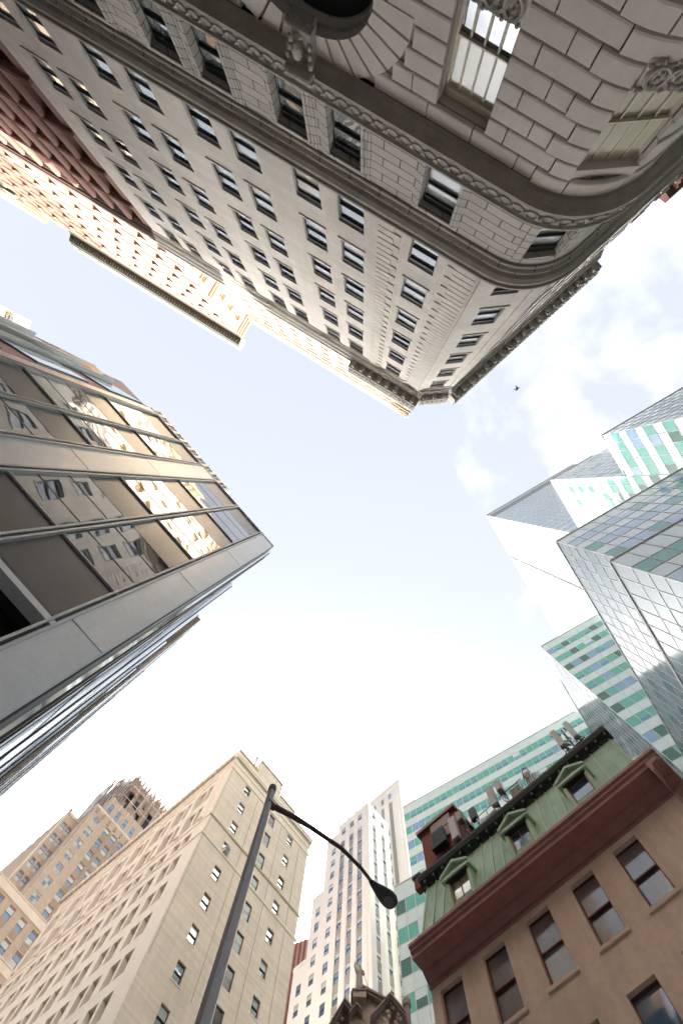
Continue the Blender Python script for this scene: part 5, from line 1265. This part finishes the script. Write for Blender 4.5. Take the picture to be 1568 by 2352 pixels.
p = MB(); p.tube((.12, 24.6, 25.0), (.36, 24.5, 24.2), .014, .014, 'church_dk', 6); p.build('staff', t)
p = MB(); p.box(-.40, .24, 24.45, 25.2, 23.7, 24.12, 'church'); p.box(-.45, .29, 24.4, 25.2, 24.0, 24.08, 'church_dk'); p.build('plinth', t)

# ================================================================== street lamp
T18 = thing('street_lamp', 'dark weathered octagonal street lamp pole with a long curved arm', 'street lamp', (-1.34, 4.51, GZ))
p = MB(); p.tube((-1.34, 4.515, GZ), (-1.34, 4.515, 7.47), .095, .052, 'pole', 8); p.build('pole', T18)
p = MB(); p.tube((-1.34, 4.515, 7.44), (-1.34, 4.515, 7.54), .062, .062, 'arm', 8); p.tube((-1.34, 4.515, 7.54), (-1.34, 4.515, 7.58), .062, .03, 'arm', 8); p.build('pole_cap', T18)
p = MB(); pts = [(-1.32, 4.54, 7.16, .042), (-1.0, 4.78, 7.27, .040), (-.75, 4.97, 7.32, .034), (-.29, 5.28, 7.32, .029), (.0, 5.56, 7.3, .026), (.17, 5.77, 7.28, .025)]
for a, b_ in zip(pts, pts[1:]): p.tube(a[:3], b_[:3], a[3], b_[3], 'arm', 10)
p.tube((-1.36, 4.5, 7.16), (-1.25, 4.60, 7.17), .06, .045, 'arm', 10); o = p.build('arm', T18, smooth=True)
ax = Vector((.17, 5.77, 0)); dx = Vector((.30, .33, 0)).normalized(); sxn = Vector((-dx.y, dx.x, 0))
def lring(t, w, h, z): return [ax+dx*t+sxn*(w*math.cos(a))+Vector((0, 0, z+h*math.sin(a))) for a in [2*math.pi*k/14 for k in range(14)]]
p = MB(); R0_ = [(-.06, .028, .03, 7.28), (.0, .05, .035, 7.28), (.06, .065, .04, 7.285), (.16, .095, .055, 7.30), (.28, .125, .07, 7.31), (.38, .125, .07, 7.31), (.45, .09, .055, 7.30), (.48, .03, .02, 7.30)]
rs = [lring(*r_) for r_ in R0_]
for A, B in zip(rs, rs[1:]):
    for i in range(14): j = (i+1) % 14; up_ = i < 7; p.poly([A[i], A[j], B[j], B[i]], 'lamp_top' if up_ else 'frame_dk')
p.poly(rs[-1], 'lamp_top'); p.poly(rs[0][::-1], 'frame_dk'); p.build('lamp_head', T18, smooth=True)
p = MB(); nn = 16; cL = ax+dx*.34; P = [cL+dx*(.10*math.cos(2*math.pi*k/nn))+sxn*(.085*math.sin(2*math.pi*k/nn))+Vector((0, 0, 7.245)) for k in range(nn)]; P2 = [cL+dx*(.06*math.cos(2*math.pi*k/nn))+sxn*(.05*math.sin(2*math.pi*k/nn))+Vector((0, 0, 7.225)) for k in range(nn)]
for k in range(nn): p.poly([P[k], P[(k+1) % nn], P2[(k+1) % nn], P2[k]], 'lamp_lens')
p.poly(P2, 'lamp_lens'); p.build('lens', T18)

# ================================================================== pigeon
bx, by, bz = 17.8, -11.6, 60.0
T19 = MB(); T19.ball((bx, by, bz), .20, .09, .09, 'bird', 12, 8, Matrix.Rotation(R_(-20), 3, 'Z')); T19.ball((bx+.20, by-.06, bz), .07, .06, .06, 'bird', 8, 6)
T19.poly([(bx-.15, by+.02, bz), (bx-.15, by+.1, bz), (bx-.36, by+.16, bz+.02), (bx-.36, by+.04, bz+.02)], 'bird'); T19.poly([(bx+.26, by-.09, bz), (bx+.25, by-.06, bz), (bx+.31, by-.09, bz)], 'bird')
for s_ in (-1, 1):
    w = [(bx+.10, by+s_*.06), (bx+.05, by+s_*.20), (bx-.22, by+s_*.34-.08), (bx-.14, by+s_*.20-.04), (bx-.10, by+s_*.07)]
    T19.poly([(x, y, bz+.02+abs(y-by)*.25) for x, y in w], 'bird')
tag(T19.build('pigeon'), 'dark pigeon flying with spread wings, alone against the clouds', 'bird')
